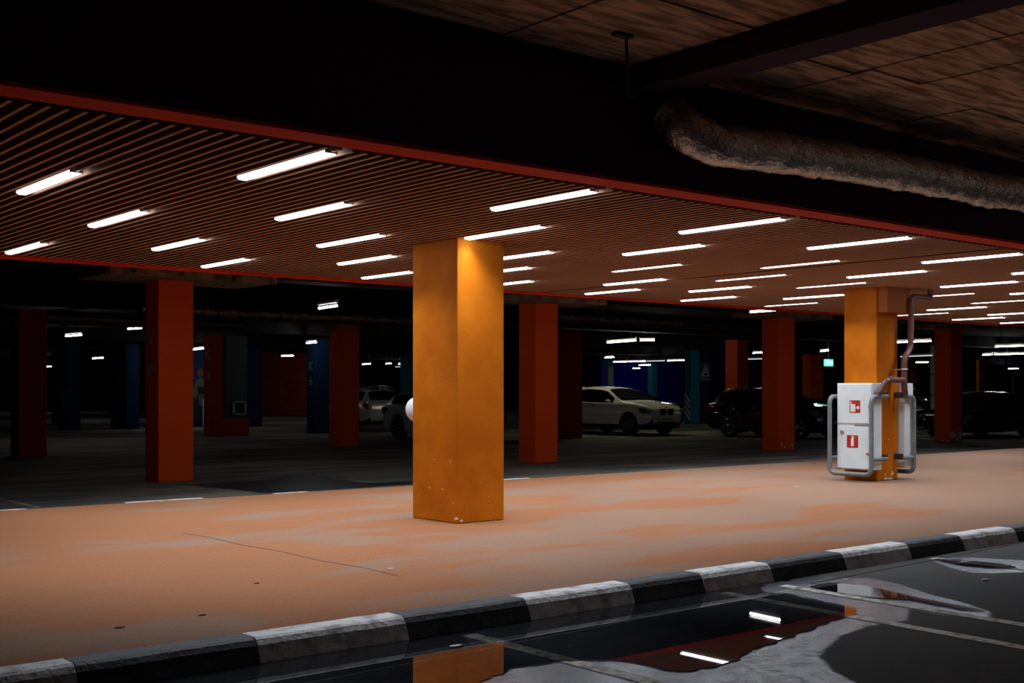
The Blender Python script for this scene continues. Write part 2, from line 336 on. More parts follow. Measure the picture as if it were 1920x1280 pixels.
xs = np.unique(np.concatenate([np.linspace(-8, 2.5, 12), np.arange(2.5, 10.6, 0.035), np.linspace(10.6, 45, 20)]))
ys = np.unique(np.concatenate([np.linspace(-14, 3.2, 12), np.arange(3.2, 5.9, 0.035), [5.9]]))
XX, YY = np.meshgrid(xs, ys); P = np.stack([XX.ravel(), YY.ravel()], 1)
d = np.maximum.reduce([seg_dist(P, q) for q in (dampA, dampB, eyed, dampC)])
d = np.maximum(d, seg_dist(P, shore) - 0.0)
damp = np.clip(0.5 + d / 0.16, 0, 1)
nx, ny = len(xs), len(ys)
fs = [(j*nx+i, j*nx+i+1, (j+1)*nx+i+1, (j+1)*nx+i) for j in range(ny-1) for i in range(nx-1)]
me = bpy.data.meshes.new('road'); me.from_pydata([(x, y, G) for x, y in P], [], fs); me.materials.append(M['road'])
at = me.attributes.new('damp', 'FLOAT', 'POINT'); at.data.foreach_set('value', damp.astype(np.float32)); me.update()
road = link(bpy.data.objects.new('floor', me)); tag(road, 'dark asphalt road with damp patches in front of the striped kerb', 'road', kind='structure')
rear = MB().box(-8, 100, 13.9, 95, G-0.3, G).build('floor', M['rear_floor'])
tag(rear, 'dim dusty parking floor behind the walkway', 'floor', kind='structure')

def paint_line(pts, w, parent, m, z=G+0.003, name='painted_line'):
    (xa, ya), (xb, yb) = pts; dx, dy = xb-xa, yb-ya; L = math.hypot(dx, dy); nxx, nyy = -dy/L*w/2, dx/L*w/2
    mb = MB(); N = max(1, int(L/0.25))
    for k in range(N):
        t0, t1 = k/N, (k+1)/N; j = 0.004
        a = (xa+dx*t0, ya+dy*t0); b = (xa+dx*t1, ya+dy*t1)
        mb.add([(a[0]+nxx, a[1]+nyy, z), (b[0]+nxx, b[1]+nyy, z), (b[0]-nxx, b[1]-nyy, z), (a[0]-nxx, a[1]-nyy, z)], [(0, 3, 2, 1)])
    return mb.build(name, m, parent)
for pts in (((4.37, 5.66), (4.33, 1.5)), ((6.68, 5.66), (6.46, 1.5)), ((7.27, 5.6), (7.1, 1.5)), ((9.46, 5.68), (9.36, 1.5))): paint_line(pts, 0.11, road, M['line'])
paint_line(((1.5, 5.16), (7.9, 5.47)), 0.012, road, M['line'])
paint_line(((7.5, 5.52), (13.5, 5.84)), 0.015, road, M['dark_litter'])
for pts in (((5.04, 17.2), (5.0, 13.95)), ((7.5, 19.2), (7.15, 13.95)), ((8.15, 17.9), (8.1, 13.95)), ((10.7, 19.0), (10.35, 14.6)), ((13.75, 28.4), (13.35, 24.9)), ((19.9, 36), (19.0, 31)),
            ((15.37, 17.6), (15.0, 13.95)), ((16.15, 18.0), (15.7, 15)), ((18.06, 19.0), (17.75, 14.5)), ((23.35, 18.3), (23.0, 14.5)), ((20.8, 17.4), (20.4, 14.6)), ((11.7, 34.6), (11.2, 26.5)), ((22, 34.5), (21.3, 31.5)), ((12.95, 19), (12.8, 16)), ((26.2, 18.5), (25.8, 14.5)), ((31.0, 18.1), (30.6, 14.5))):
    paint_line(pts, 0.10, rear, M['line_dim'])
for pts in (((6.6, 19.1), (7.5, 19.2)), ((9.2, 18.9), (10.7, 19.0)), ((17.2, 18.95), (18.06, 19.0)), ((13.0, 28.3), (13.75, 28.4)), ((20.5, 17.35), (22.5, 17.5))): paint_line(pts, 0.09, rear, M['line_dim'])

def puddle(name, poly, label, amp=0.02, z=G+0.006):
    pts = []
    for (ax, ay), (bx_, by_) in zip(poly, poly[1:]+poly[:1]):
        n = max(1, int(math.hypot(bx_-ax, by_-ay)/0.02))
        for k in range(n):
            x = ax+(bx_-ax)*k/n; y = ay+(by_-ay)*k/n
            v = noise.noise_vector(Vector((x*9, y*9, 3.1))) + noise.noise_vector(Vector((x*31, y*31, 7.7)))*0.5
            pts.append((x+v.x*amp, min(y+v.y*amp, 5.80 if y < 6 else 99)))
    tr = tessellate_polygon([[Vector((x, y, 0)) for x, y in pts]])
    o = MB().add([(x, y, z) for x, y in pts], [t[::-1] for t in tr]).build(name, M['water'])
    bm = bmesh.new(); bm.from_mesh(o.data)
    for f in bm.faces:
        f.normal_update()
        if f.normal.z < 0: f.normal_flip()
    bm.to_mesh(o.data); bm.free()
    tag(o, label, 'puddle', 'puddles on the asphalt'); return o
puddle('puddle', shore, 'large black puddle lying along the striped front kerb', 0.035)
puddle('puddle', second, 'narrow puddle mirroring the white fire cabinet', 0.022)
puddle('puddle', eye, 'small eye-shaped puddle by the right end of the kerb', 0.015)
patch_poly = [(8.0, 17.45), (9.0, 17.5), (9.3, 17.4), (9.47, 17.5), (9.89, 17.97), (10.4, 18.59), (10.52, 18.49), (10.38, 17.73), (10.37, 17.17), (10.35, 16.62), (10.21, 15.98), (10.5, 15.88), (11.02, 15.75), (10.74, 15.34), (10.13, 15.33), (9.65, 15.19), (8.96, 14.99), (8.62, 15.03), (8.29, 15.26), (8.19, 15.4), (8.1, 16.3), (8.0, 17.0)]
o = puddle('dark_patch', patch_poly, 'dark patch on the parking floor behind the walkway', 0.05, G+0.004); o.data.materials[0] = M['dark_floor']; o['category'] = 'stain'; del o['group']  # flat dark patch laid on the parking floor

# ------------------------------------------------------------------ kerbs
def kerb(name, segs, yf, yb, label, front=True):
    k = thing(name, (0, 0, 0), label, 'kerb', kind='structure')
    for i, (xa, xb, c) in enumerate(segs):
        g = 0.006; r = random.Random(i*3+1); j = (r.random()-.5)*0.008
        if front: prof = [(yb, G-.2), (yf-.045+j, G-.2), (yf-.045+j, G), (yf-.01+j, -0.035), (yf+.012+j, -0.008), (yf+.035+j, 0.003), (yb, 0.003)]
        else: prof = [(yf, G-.2), (yf, 0.004), (yb-.02, 0.004), (yb, -0.03), (yb+.01, G), (yb+.01, G-.2)]
        n = max(2, int((xb-xa)/0.12)); mb = MB(); m = len(prof); vs = []
        for s in range(n+1):
            x = xa+g/2+(xb-xa-g)*s/n
            for (y, z) in prof:
                q = noise.noise(Vector((x*6, y*6, z*6)))*0.006; vs.append((x, y+(q if y < yb else 0)*(1 if front else 0), z+(q*.5 if z > G else 0)))
        fsx = [(s*m+p, (s+1)*m+p, (s+1)*m+(p+1) % m, s*m+(p+1) % m) for s in range(n) for p in range(m)]
        fsx += [tuple(range(m)), tuple(range(n*m, n*m+m))[::-1]]
        o = mb.add(vs, fsx).build('kerbstone', M['kerb_white'] if c == 'w' else M['kerb_black'], k, fixn=True)
        o['label'] = 'white painted kerbstone' if c == 'w' else 'black painted kerbstone'
    return k
kerb('kerb', [(-0.9, 0.1, 'w'), (0.1, 1.15, 'b'), (1.15, 2.09, 'w'), (2.09, 3.05, 'b'), (3.05, 4.01, 'w'), (4.01, 4.94, 'b'), (4.94, 5.88, 'w'), (5.88, 6.6, 'b'), (6.6, 7.38, 'w'), (7.38, 8.31, 'b'), (8.31, 9.26, 'w'), (9.26, 10.13, 'b'), (10.13, 11.1, 'w'), (11.1, 12.1, 'b'), (12.1, 13.1, 'w'), (13.1, 14.1, 'b'), (14.1, 15.1, 'w'), (15.1, 16.1, 'b'), (16.1, 17.1, 'w'), (17.1, 18.1, 'b'), (18.1, 19.1, 'w'), (19.1, 20.1, 'b')], 5.80, 5.972, 'black and white striped kerb between the walkway and the road')
rb = [2.3, 3.4, 4.42, 5.55, 6.53, 7.49, 8.0, 9.1, 10.2, 10.7, 11.81, 12.9, 14, 15.1, 16.2, 17.3, 18.4, 19.5, 20.6, 21.7, 22.8, 23.9, 25, 26.1, 27.2, 28.3, 29.4]
kerb('kerb', [(a, b, 'w' if a in (3.4, 5.55, 7.49, 10.7, 28.3) else 'b') for a, b in zip(rb, rb[1:])], 13.775, 13.86, 'far kerb between the walkway and the parking floor', front=False)

# ------------------------------------------------------------------ ceilings
lamps = []
rows = [(6.606, 7.817, [(3.97, 0), (6.35, 0), (8.61, 0), (10.59, 0), (12.75, 0), (14.87, 0)]),
        (8.321, 9.475, [(3.03, 0), (5.23, 0), (7.35, 0), (9.51, 0), (11.91, 1), (13.72, 0), (15.97, 0), (17.98, 0)]),
        (9.776, 10.971, [(4.09, 0), (6.47, 0), (8.69, 0), (10.75, 1), (12.84, 1), (14.55, 1), (17.5, 1), (19.47, 1)]),
        (11.194, 12.362, [(5.3, 0), (7.58, 0), (9.57, 0), (11.99, 0), (13.83, 0), (16.06, 0), (20.35, 0), (22.55, 0)]),
        (12.554, 13.706, [(4.18, 0), (6.51, 0), (8.75, 0), (10.8, 0), (12.87, 0), (15.06, 0), (17.33, 1), (21.48, 1), (23.6, 0), (25.64, 0)])]
rowname = ['front row', 'second row from front', 'middle row', 'second row from rear', 'rear row']
ordn = ['leftmost', 'second from left', 'third from left', 'fourth from left', 'fifth from left', 'sixth from left', 'seventh from left', 'eighth from left', 'ninth from left', 'tenth from left']
for r, (ya, yb, L) in enumerate(rows):
    for i, (x, dim) in enumerate(L): lamps.append((round(x, 1), ya, yb, r, i, dim, len(L)))
ceil1 = MB().box(-8, 60, 6.42, 14.0, C+0.16, C+0.2).build('ceiling', M['black'])
tag(ceil1, 'slatted brown ceiling hung over the walkway', 'ceiling', kind='structure')
cols_front = [(7.2, 7.8, 9.51, 10.28), (15.3, 15.84, 10.09, 10.65)]
slat_mesh = None
def slat(x, ya, yb):
    global slat_mesh
    if slat_mesh is None:
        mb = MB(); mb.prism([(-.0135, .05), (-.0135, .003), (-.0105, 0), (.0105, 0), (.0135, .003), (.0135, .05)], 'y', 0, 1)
        slat_mesh = bpy.data.meshes.new('slat'); slat_mesh.from_pydata(mb.v, [], mb.f); slat_mesh.materials.append(M['slat']); slat_mesh.materials.append(M['slat_side_shaded'])
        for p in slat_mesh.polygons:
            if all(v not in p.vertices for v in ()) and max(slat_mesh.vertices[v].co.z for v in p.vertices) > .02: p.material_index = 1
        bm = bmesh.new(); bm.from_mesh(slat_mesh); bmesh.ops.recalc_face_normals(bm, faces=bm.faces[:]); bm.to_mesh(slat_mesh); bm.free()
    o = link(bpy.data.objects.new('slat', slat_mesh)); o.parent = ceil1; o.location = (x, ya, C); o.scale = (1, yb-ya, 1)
k = 12
while k <= 262:
    x = k/10; k += 1
    if k-1 == 122: continue
    cuts = [(a-.02, b+.02) for (lx, a, b, *_ ) in lamps if abs(lx-x) < .055] + [(a, b) for (x0, x1, a, b) in cols_front if x0-.02 < x < x1+.02]
    y = 6.495
    for a, b in sorted(cuts)+[(13.93, 99)]:
        if a-y > .05: slat(x, y, a)
        y = b
# carrier rails above the slats
rails = MB()
for y in (7.0, 8.9, 10.4, 11.8, 13.2): rails.box(0.8, 30, y-.02, y+.02, C+.05, C+.09)
rails.build('carrier_rail', M['steel_dark'], ceil1)
def trim(name, y, z0, z1, label, dy=.02):
    t = thing(name, (0, y, 0), label, 'trim', kind='structure')
    x = -4.0; i = 0
    while x < 44:
        MB().box(x+.002, x+2.998, y-dy, y+.02, z0, z1).build('strip', M['trim'], t); x += 3
    return t
trim('trim_1', 6.38, C-0.004, C+0.02, 'red orange metal edge strip along the front of the slatted ceiling', .215)
trim('trim_2', 14.0, C-0.035, C+0.05, 'red orange metal edge strip along the rear of the slatted ceiling')
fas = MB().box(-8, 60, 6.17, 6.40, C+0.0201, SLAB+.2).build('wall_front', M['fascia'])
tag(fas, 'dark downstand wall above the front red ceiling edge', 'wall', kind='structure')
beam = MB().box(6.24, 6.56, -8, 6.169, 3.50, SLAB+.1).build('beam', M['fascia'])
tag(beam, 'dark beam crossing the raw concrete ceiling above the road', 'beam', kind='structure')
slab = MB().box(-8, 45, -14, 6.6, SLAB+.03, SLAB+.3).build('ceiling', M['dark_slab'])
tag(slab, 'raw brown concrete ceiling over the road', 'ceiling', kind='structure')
xe = [0.2, 1.5, 2.75, 3.85, 5.05, 6.22]; xr = [6.58, 7.65, 8.3, 9.35, 10.6, 11.8, 13.0, 14.2, 15.4, 16.6]; ye = [-1.5, 0.2, 1.6, 2.9, 3.95, 5.15, 6.165]
rnd = random.Random(5)
for XS in (xe, xr):
    for i in range(len(XS)-1):
        off = rnd.uniform(-.25, .25)
        for j in range(len(ye)-1):
            ya = ye[j]+(off if j > 0 else 0); yb = ye[j+1]+(off if j < len(ye)-2 else 0); dz = rnd.uniform(0, .02)
            o = MB().box(XS[i]+.008, XS[i+1]-.008, ya+.008, yb-.008, SLAB+dz, SLAB+.03+.02).build('panel', M['slab'], slab)
patch = MB().prism(blob(9.9, 5.9, .42, .26, 9, .12, 3), 'z', SLAB-.012, SLAB+.02).build('patch', M['capital'], slab, fixn=True)
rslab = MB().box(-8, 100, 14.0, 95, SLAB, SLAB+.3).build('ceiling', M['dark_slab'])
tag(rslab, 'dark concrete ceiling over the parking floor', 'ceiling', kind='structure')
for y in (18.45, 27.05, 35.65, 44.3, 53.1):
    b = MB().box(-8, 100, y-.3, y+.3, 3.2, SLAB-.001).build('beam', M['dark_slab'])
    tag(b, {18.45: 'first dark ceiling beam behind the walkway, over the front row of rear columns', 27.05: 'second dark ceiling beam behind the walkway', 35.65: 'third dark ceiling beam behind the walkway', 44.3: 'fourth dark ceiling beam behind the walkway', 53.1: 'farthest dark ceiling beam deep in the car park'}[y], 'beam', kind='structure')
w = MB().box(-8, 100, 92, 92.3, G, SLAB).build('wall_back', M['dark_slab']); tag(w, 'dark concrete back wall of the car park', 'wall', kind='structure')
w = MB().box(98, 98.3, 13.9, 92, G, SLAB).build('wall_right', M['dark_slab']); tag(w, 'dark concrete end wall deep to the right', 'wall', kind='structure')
w = MB().box(35.2, 35.5, 58.5, 76, G, SLAB).build('wall_left', M['red_wall']); tag(w, 'red orange painted wall far back between blue columns', 'wall', kind='structure')
w = MB().box(61, 69.5, 63, 63.3, G, SLAB).build('wall_back', M['navy']); tag(w, 'bright blue wall far behind the white car', 'wall', kind='structure')

# ------------------------------------------------------------------ strip lamps in the slats
def ceiling_lamp(x, ya, yb, r, i, dim, n):
    w = 0.045
    t = thing('strip_lamp', (x, (ya+yb)/2, C), ('%s strip light in slatted ceiling, %s in %s' % ('thin recessed' if dim else 'white', ordn[i], rowname[r])), 'lamp', 'strip lights set in the slatted ceiling')
    MB().box(x-w, x+w, ya, yb, C+0.012, C+0.10).build('housing', M['housing'], t)
    if dim:
        MB().box(x-.014, x+.014, ya+.03, yb-.03, C-0.002, C+0.0118).build('diffuser', M['diffuser'], t)
    else:
        MB().prism([(x-w+.004, C+.0118), (x-w+.008, C-.006), (x-w+.02, C-.014), (x+w-.02, C-.014), (x+w-.008, C-.006), (x+w-.004, C+.0118)], 'y', ya+.008, yb-.008).build('diffuser', M['diffuser'], t, fixn=True)
    ld = bpy.data.lights.new('strip_light', 'AREA'); ld.shape = 'RECTANGLE'; ld.size = .09; ld.size_y = yb-ya-.06; ld.energy = LAMP_W*(.9 if dim else 1); ld.spread = math.radians(115); ld.color = (0.86, 0.93, 1.0)
    lo = link(bpy.data.objects.new('strip_light', ld)); lo.location = (x, (ya+yb)/2, C-.018)
    for y0, y1 in ((ya, ya+.007), (yb-.007, yb)): MB().box(x-w, x+w, y0, y1, C-.004, C+.0118).build('end_cap', M['housing'], t)
for L in lamps: ceiling_lamp(*L)

# ------------------------------------------------------------------ columns
def column(box, m, label, z0, z1, group=None, letters=None, lm='letter', cap=None, plinth=None):
    x0, x1, y0, y1 = box
    t = thing('column', ((x0+x1)/2, (y0+y1)/2, z0), label, 'column', group, kind='thing')
    MB().box(x0, x1, y0, y1, z0, z1, 0.012).build('shaft', M[m], t)
    if letters:
        for (s, size, facing, px, z) in letters:
            if facing == '-x': text('lettering', s, size, M[lm], t, (x0-.002, px, z), '-x')
            else: text('lettering', s, size, M[lm], t, (px, y0-.002, z), '-y')
    if cap:
        (ax, bx, ay, by, az, bz) = cap; mb = MB(); 
        mb.box(ax, bx, ay, by, az, bz, 0.02); mb.build('capital', M['capital'], t)
    return t
def chips(t, x0, y0, facing, spots, seed=1):
    for i, (a, z, ra, rz) in enumerate(spots):
        pl = blob(a, z, ra, rz, 12, .45, seed+i)
        MB().prism(pl, 'y' if facing == '-y' else 'x', (y0-.003) if facing == '-y' else (x0-.003), ((y0+.012) if facing == '-y' else x0+.012)).build('paint_chip', M['chip'], t, fixn=True)
c1 = column((7.2, 7.8, 9.51, 10.28), 'orange', 'big orange column standing alone in the middle of the walkway', 0, C+.15)
chips(c1, 7.2, 9.51, '-x', [(9.98, .33, .006, .008), (9.75, .33, .006, .008), (9.62, .62, .005, .008), (9.9, .62, .005, .007), (9.58, .2, .005, .008), (9.53, .05, .02, .015)], 1)
chips(c1, 7.2, 9.51, '-y', [(7.25, .03, .02, .012), (7.6, .25, .004, .006), (7.5, .4, .004, .006)], 9)
c2 = column((15.3, 15.84, 10.09, 10.65), 'orange', 'orange walkway column carrying the white fire cabinets and brown pipe', 0, C+.15)
chips(c2, 15.3, 10.09, '-y', [(15.52, .03, .05, .018), (15.64, .025, .06, .016), (15.7, .1, .03, .035), (15.52, .09, .012, .02), (15.6, .6, .008, .01)], 21)
MB().box(15.33, 15.90, 9.93, 10.088, 2.46, C+.1, .008).build('corbel', M['corbel'], c2)
R1 = 3.08
cA = column((7.86, 8.45, 18.2, 18.72), 'deep', 'orange rear column at the left with pale 74 on its dark side', G, R1, cap=(6.9, 9.7, 17.75, 19.1, R1, 3.199),
       letters=[('К', .34, '-x', 18.46, 2.05), ('74', .34, '-x', 18.46, 1.55)])
MB().box(7.25, 7.8, 17.62, 17.745, R1+.02, 3.199, .015).build('concrete_lump', M['capital'], cA)
MB().box(8.9, 9.65, 17.62, 17.745, R1-.02, 3.199, .015).build('concrete_lump', M['capital'], cA)
cB = column((15.74, 16.34, 18.2, 18.72), 'deep', 'orange rear column just right of the big middle column', G, R1, cap=(14.9, 17.4, 17.85, 19.0, R1, 3.199))
cC = column((23.51, 24.11, 18.2, 18.72), 'deep', 'orange rear column right of the white car with chipped foot', G, R1, cap=(22.7, 25.2, 17.85, 19.0, R1, 3.199))
chips(cC, 23.51, 18.2, '-y', [(23.62, .02, .02, .05), (24.02, 0.0, .02, .05), (23.72, -.05, .02, .03), (23.85, .3, .01, .012), (23.7, .5, .012, .01)], 31)
cD = column((31.24, 31.84, 18.2, 18.72), 'deep', 'orange rear column by the black car with large white chip at its foot', G, R1, cap=(30.5, 32.9, 17.85, 19.0, R1, 3.199))
chips(cD, 31.24, 18.2, '-y', [(31.38, .04, .12, .15), (31.7, .07, .10, .14), (31.5, -.06, .18, .05), (31.52, .28, .03, .04)], 41)
chips(cD, 31.24, 18.2, '-x', [(18.3, -.1, .04, .02), (18.45, -.1, .03, .02)], 51)
column((8.43, 9.02, 26.8, 27.4), 'wine', 'dark wine red column near the left edge of the view', G, R1)
column((16.46, 17.08, 26.8, 27.3), 'deep', 'second-row column beside the silver car, its narrow left face lit red', G, R1)
column((24.06, 25.06, 26.8, 27.43), 'wine', 'dark red column hiding the tail of the white car', G, R1)
column((32.34, 32.91, 26.8, 27.34), 'wine', 'second-row column with red left face right of the white car', G, R1)
t = column((17.02, 17.5, 35.4, 35.9), 'wine', 'column with dark board and framed hatch behind the left orange column', G, R1, letters=[('К', .5, '-x', 35.6, 2.3), ('4', .5, '-x', 35.55, 1.6)])
MB().box(17.52, 18.25, 35.35, 35.8, .45, R1, .01).build('board', M['board'], t)
mb = MB(); a0, a1, b0, b1 = 17.75, 18.2, .15+.4, .98
for bx in ((a0, a1, b0, b0+.04), (a0, a1, b1-.04, b1), (a0, a0+.04, b0, b1), (a1-.04, a1, b0, b1)): mb.box(bx[0], bx[1], 35.28, 35.349, bx[2], bx[3])
mb.build('hatch_frame', M['strip_grey'], t)
MB().box(17.1, 18.3, 35.3, 35.9, G, .44, .02).build('plinth', M['wine'], t)
def stripes(t, x0, ya, yb, z0, z1, n, wfac=.5, facing='-x', m='sign_white'):
    p = (z1-z0)/n
    for i in range(n):
        zz = z0+i*p; h = p*wfac; sl = (yb-ya)*1.15
        q = [(ya, zz), (yb, zz+sl), (yb, zz+sl+h), (ya, zz+h)] if True else None
        MB().prism(q, 'x' if facing == '-x' else 'y', x0-.006, x0+.004).build('stripe', M[m], t, fixn=True)
t = column((39.57, 40.16, 35.4, 35.77), 'teal', 'lit teal column with white slanted stripes behind the white car', G, R1); stripes(t, 39.57, 35.42, 35.75, -.02, 1.0, 4, .45)
t = column((40.3, 40.75, 35.42, 35.9), 'blue', 'blue column wearing the triangular speed bump sign', G, R1, kind if False else None)
column((17.72, 18.26, 44, 45.5), 'blue', 'dark blue column left of the left orange column with faint 2', G, R1, letters=[('К', .6, '-x', 44.7, 2.2), ('2', .6, '-x', 44.7, 1.45)], lm='letter_teal')
t = column((15.6, 16.1, 44.2, 45.2), 'blue', 'dark blue column with white slanted stripes left of the dark blue column', G, R1); stripes(t, 15.6, 44.25, 45.15, .35, 1.4, 3, .4)
column((18.2, 18.78, 52.8, 53.47), 'teal', 'thin teal column by the dark wine red column with pale 8', G, R1, letters=[('К', .7, '-x', 53.1, 2.3), ('8', .7, '-x', 53.1, 1.5)], lm='letter_teal')
column((20.8, 21.35, 35.4, 35.95), 'blue', 'dark blue column between the red wall and the second-row column', G, R1, letters=[('К', .45, '-x', 35.68, 2.0), ('6', .45, '-x', 35.68, 1.5)], lm='letter_teal')
column((22.4, 23.4, 44, 44.8), 'blue', 'dark blue column hiding the left edge of the red wall', G, R1)
column((48.15, 49.2, 35.4, 35.9), 'deep', 'dark red column marked 42 behind the black car in the middle', G, R1, letters=[('п', .8, '-y', 48.75, 1.75), ('42', .8, '-y', 48.75, 1.05)], lm='letter_orange')
column((56.42, 57.28, 35.4, 35.8), 'orange', 'small orange column with a grey п seen right of the brown pipe', G, R1, letters=[('п', .95, '-y', 56.98, 1.75)], lm='strip_grey')
column((63.75, 64.33, 35.4, 35.6), 'orange', 'thin orange column above the grey car at the right', G, R1)
t = column((42.97, 43.31, 44, 44.2), 'teal', 'thin teal column with a pale panel above the white car roof', G, R1)
MB().box(42.95, 43.3, 43.97, 43.998, 1.45, 2.55).build('pale_panel', M['strip_grey'], t)
column((36.6, 37.8, 52.8, 53.4), 'teal', 'teal column above the pale hatchback, left of the big middle column', G, R1)
column((64.5, 65.2, 44, 44.5), 'teal', 'tiny teal column seen right of the brown pipe', G, R1)
column((76.5, 77.3, 44, 44.5), 'blue', 'tiny blue column near the right edge above the black car', G, R1)
column((55.6, 56.1, 53, 53.4), 'teal', 'small teal column at the right side of the bright blue wall', G, R1)

# speed bump sign on the blue column
t = thing('speed_bump_sign', (40.5, 35.3, 2.2), 'blue sign with a white triangle and black bump on blue column', 'sign')
MB().box(40.15, 40.85, 35.37, 35.40, 1.75, 2.6, .01).build('board', M['ink'], t)
MB().prism([(40.2, 1.95), (40.8, 1.95), (40.5, 2.52)], 'y', 35.362, 35.371).build('triangle', M['strip_grey'], t, fixn=True)
MB().prism([(40.34, 2.0)]+[(40.5+.14*math.cos(a), 2.0+.1*math.sin(a)) for a in np.linspace(math.pi, 0, 9)]+[(40.66, 2.0)], 'y', 35.357, 35.363).build('bump_symbol', M['mural_dark'], t, fixn=True)
MB().box(40.18, 40.82, 35.362, 35.371, 1.80, 1.83).build('band', M['strip_grey'], t)

# ------------------------------------------------------------------ fire cabinets, guards, pipe
def cabinet(name, xa, xb, label, face):
    t = thing(name, ((xa+xb)/2, 10.3, .17), label, 'cabinet', 'fire cabinets on the walkway column')
    MB().box(xa, xb, 10.0, 10.6, .17, 1.43, .006).build('body', M['cab'], t)
    fx = xa if face < 0 else xb; a, b = (fx-.016, fx-.001) if face < 0 else (fx+.001, fx+.016)
    for (z0, z1, sign) in ((.185, .80, 'ext'), (.845, 1.415, 'reel')):
        dr = MB().box(a, b, 10.012, 10.588, z0, z1, .004).build('door', M['cab'], t)
        f = a if face < 0 else b; e = -.003*1 if face < 0 else .003
        def pr(poly, nm, m, dd):
            lo, hi = sorted((f+e*.2, f+e*dd)); q = MB().prism(poly, 'x', lo, hi).build(nm, m, dr, fixn=True); return q
        if face < 0:
            if sign == 'ext':
                cy, cz, s = 10.325, .58, .095
                p = pr([(cy-s, cz-s*.95), (cy+s, cz-s*.95), (cy+s, cz+s*.95), (cy-s, cz+s*.95)], 'fire_sign', M['sign_red'], 1); p['label'] = 'red sign with a white fire extinguisher'
                pr([(cy-.024, cz-.07), (cy+.024, cz-.07), (cy+.024, cz+.03), (cy+.012, cz+.05), (cy+.012, cz+.062), (cy-.03, cz+.05), (cy-.012, cz+.075), (cy+.016, cz+.075), (cy+.02, cz+.06)][:4]+[(cy+.012, cz+.062), (cy+.014, cz+.078), (cy-.012, cz+.078), (cy-.034, cz+.058), (cy-.03, cz+.05), (cy-.012, cz+.056), (cy-.024, cz+.03)], 'pictogram', M['sign_white'], 1.8)
                q = MB().lathe([(0, 0), (.03, 0), (.036, -.004), (.03, -.008), (0, -.008)], 16, 'x', (f, 10.5, .715), close=False).build('vent_cap', M['clamp'], dr, fixn=True)
                MB().box(f-.016, f, 10.03, 10.085, .395, .42, .004).build('latch', M['sign_red'], dr)
            else:
                cy, cz, s = 10.285, 1.09, .09
                p = pr([(cy-s, cz-s), (cy+s, cz-s), (cy+s, cz+s), (cy-s, cz+s)], 'fire_sign', M['sign_red'], 1); p['label'] = 'red sign with a white hose reel'
                pr([(cy-.01, cz-.078), (cy+.075, cz-.078), (cy+.075, cz+.078), (cy+.055, cz+.078), (cy+.055, cz+.035), (cy-.01, cz+.035)], 'pictogram', M['sign_white'], 1.8)
                pr([(cy-.012, cz-.022), (cy-.012, cz-.012), (cy-.035, cz-.012)]+[(cy-.055+.024*math.cos(u), cz-.017+.024*math.sin(u)) for u in np.linspace(.3, 2*math.pi-.3, 12)]+[(cy-.035, cz-.022)], 'pictogram', M['sign_white'], 1.7)
                MB().box(f-.016, f, 10.02, 10.055, 1.08, 1.10, .004).build('latch', M['sign_red'], dr)
        for z in ((z0+.14, z0+.33, z0+.45) if sign == 'ext' else (z0+.2, z0+.28)): MB().box(min(f, f+e*2), max(f, f+e*2), 10.035, 10.055, z, z+.008).build('screw', M['clamp'], dr)
    lo = MB(); lo.box(min(a, b), max(a, b)+0, 10.0, 10.05, .172, .184); lo.box(min(a, b), max(a, b), 10.52, 10.6, .172, .184); lo.box(min(a, b), max(a, b), 10.0, 10.3, .815, .82)
    lo.build('rust_edge', M['rust'], t)
    return t
cabinet('fire_cabinet', 15.06, 15.295, 'white two-door fire cabinet with red signs on the left column face', -1)
cabinet('fire_cabinet', 15.89, 16.11, 'white fire cabinet on the far right face of the walkway column, seen edge-on', 1)
MB().box(15.845, 15.885, 10.15, 10.6, .3, 1.35).build('mounting_board', M['capital'], [o for o in bpy.data.objects if o.name.startswith('fire_cabinet')][1])
def guard(xp, dirx, label, xcol):
    t = thing('guard_rail', (xp, 10.3, .1), label, 'guard rail', 'tube guards round the fire cabinets')
    y0, y1 = 9.955, 10.66; r = .033
    MB().tube(rounded([(xcol, y0, 1.235), (xp, y0, 1.235), (xp, y0, .11), (xp, y1, .11), (xp, y1, 1.235), (xcol, y1, 1.235)], .11), r).build('hoop', M['guard'], t)
    for y in (y0, y1):
        MB().tube([(xp, y, .33), (xcol, y, .33)], .028).build('bracket', M['guard'], t)
        for z in (.33, 1.235): MB().box(xcol-.02, xcol+.02, min(y, 10.09 if y < 10.2 else 10.65), max(y, 10.09 if y < 10.2 else 10.65), z-.025, z+.06, .004).build('fixing_plate', M['steel_dark'], t)
    return t
guard(14.96, 1, 'grey tubular guard hoop around the white cabinet with red signs', 15.36)
guard(16.06, -1, 'grey tubular guard hoop around the edge-on cabinet', 15.76)
t = thing('fire_pipe', (15.75, 9.9, 1.3), 'brown painted pipe dropping from the ceiling to both fire cabinets', 'pipe')
r = .043
MB().tube(rounded([(16.42, 9.9, C+.05), (16.42, 9.9, 2.71), (15.87, 9.88, 2.71), (15.85, 9.88, 1.94), (15.68, 9.88, 1.80), (15.68, 9.88, 1.42), (15.74, 9.9, 1.27), (15.89, 9.99, 1.25)], .10), r).build('main_pipe', M['pipe'], t)
MB().tube(rounded([(15.67, 9.88, 1.475), (15.22, 9.88, 1.475), (15.13, 9.93, 1.28), (15.12, 10.0, 1.25)], .10), r).build('branch_pipe', M['pipe'], t)
MB().lathe([(r+.001, -.012), (r+.012, -.012), (r+.012, .012), (r+.001, .012)], 16, 'z', (15.68, 9.88, 1.63)).build('pipe_clamp', M['clamp'], t)
MB().box(15.66, 15.70, 9.92, 10.088, 1.622, 1.638).build('clamp_arm', M['clamp'], t)
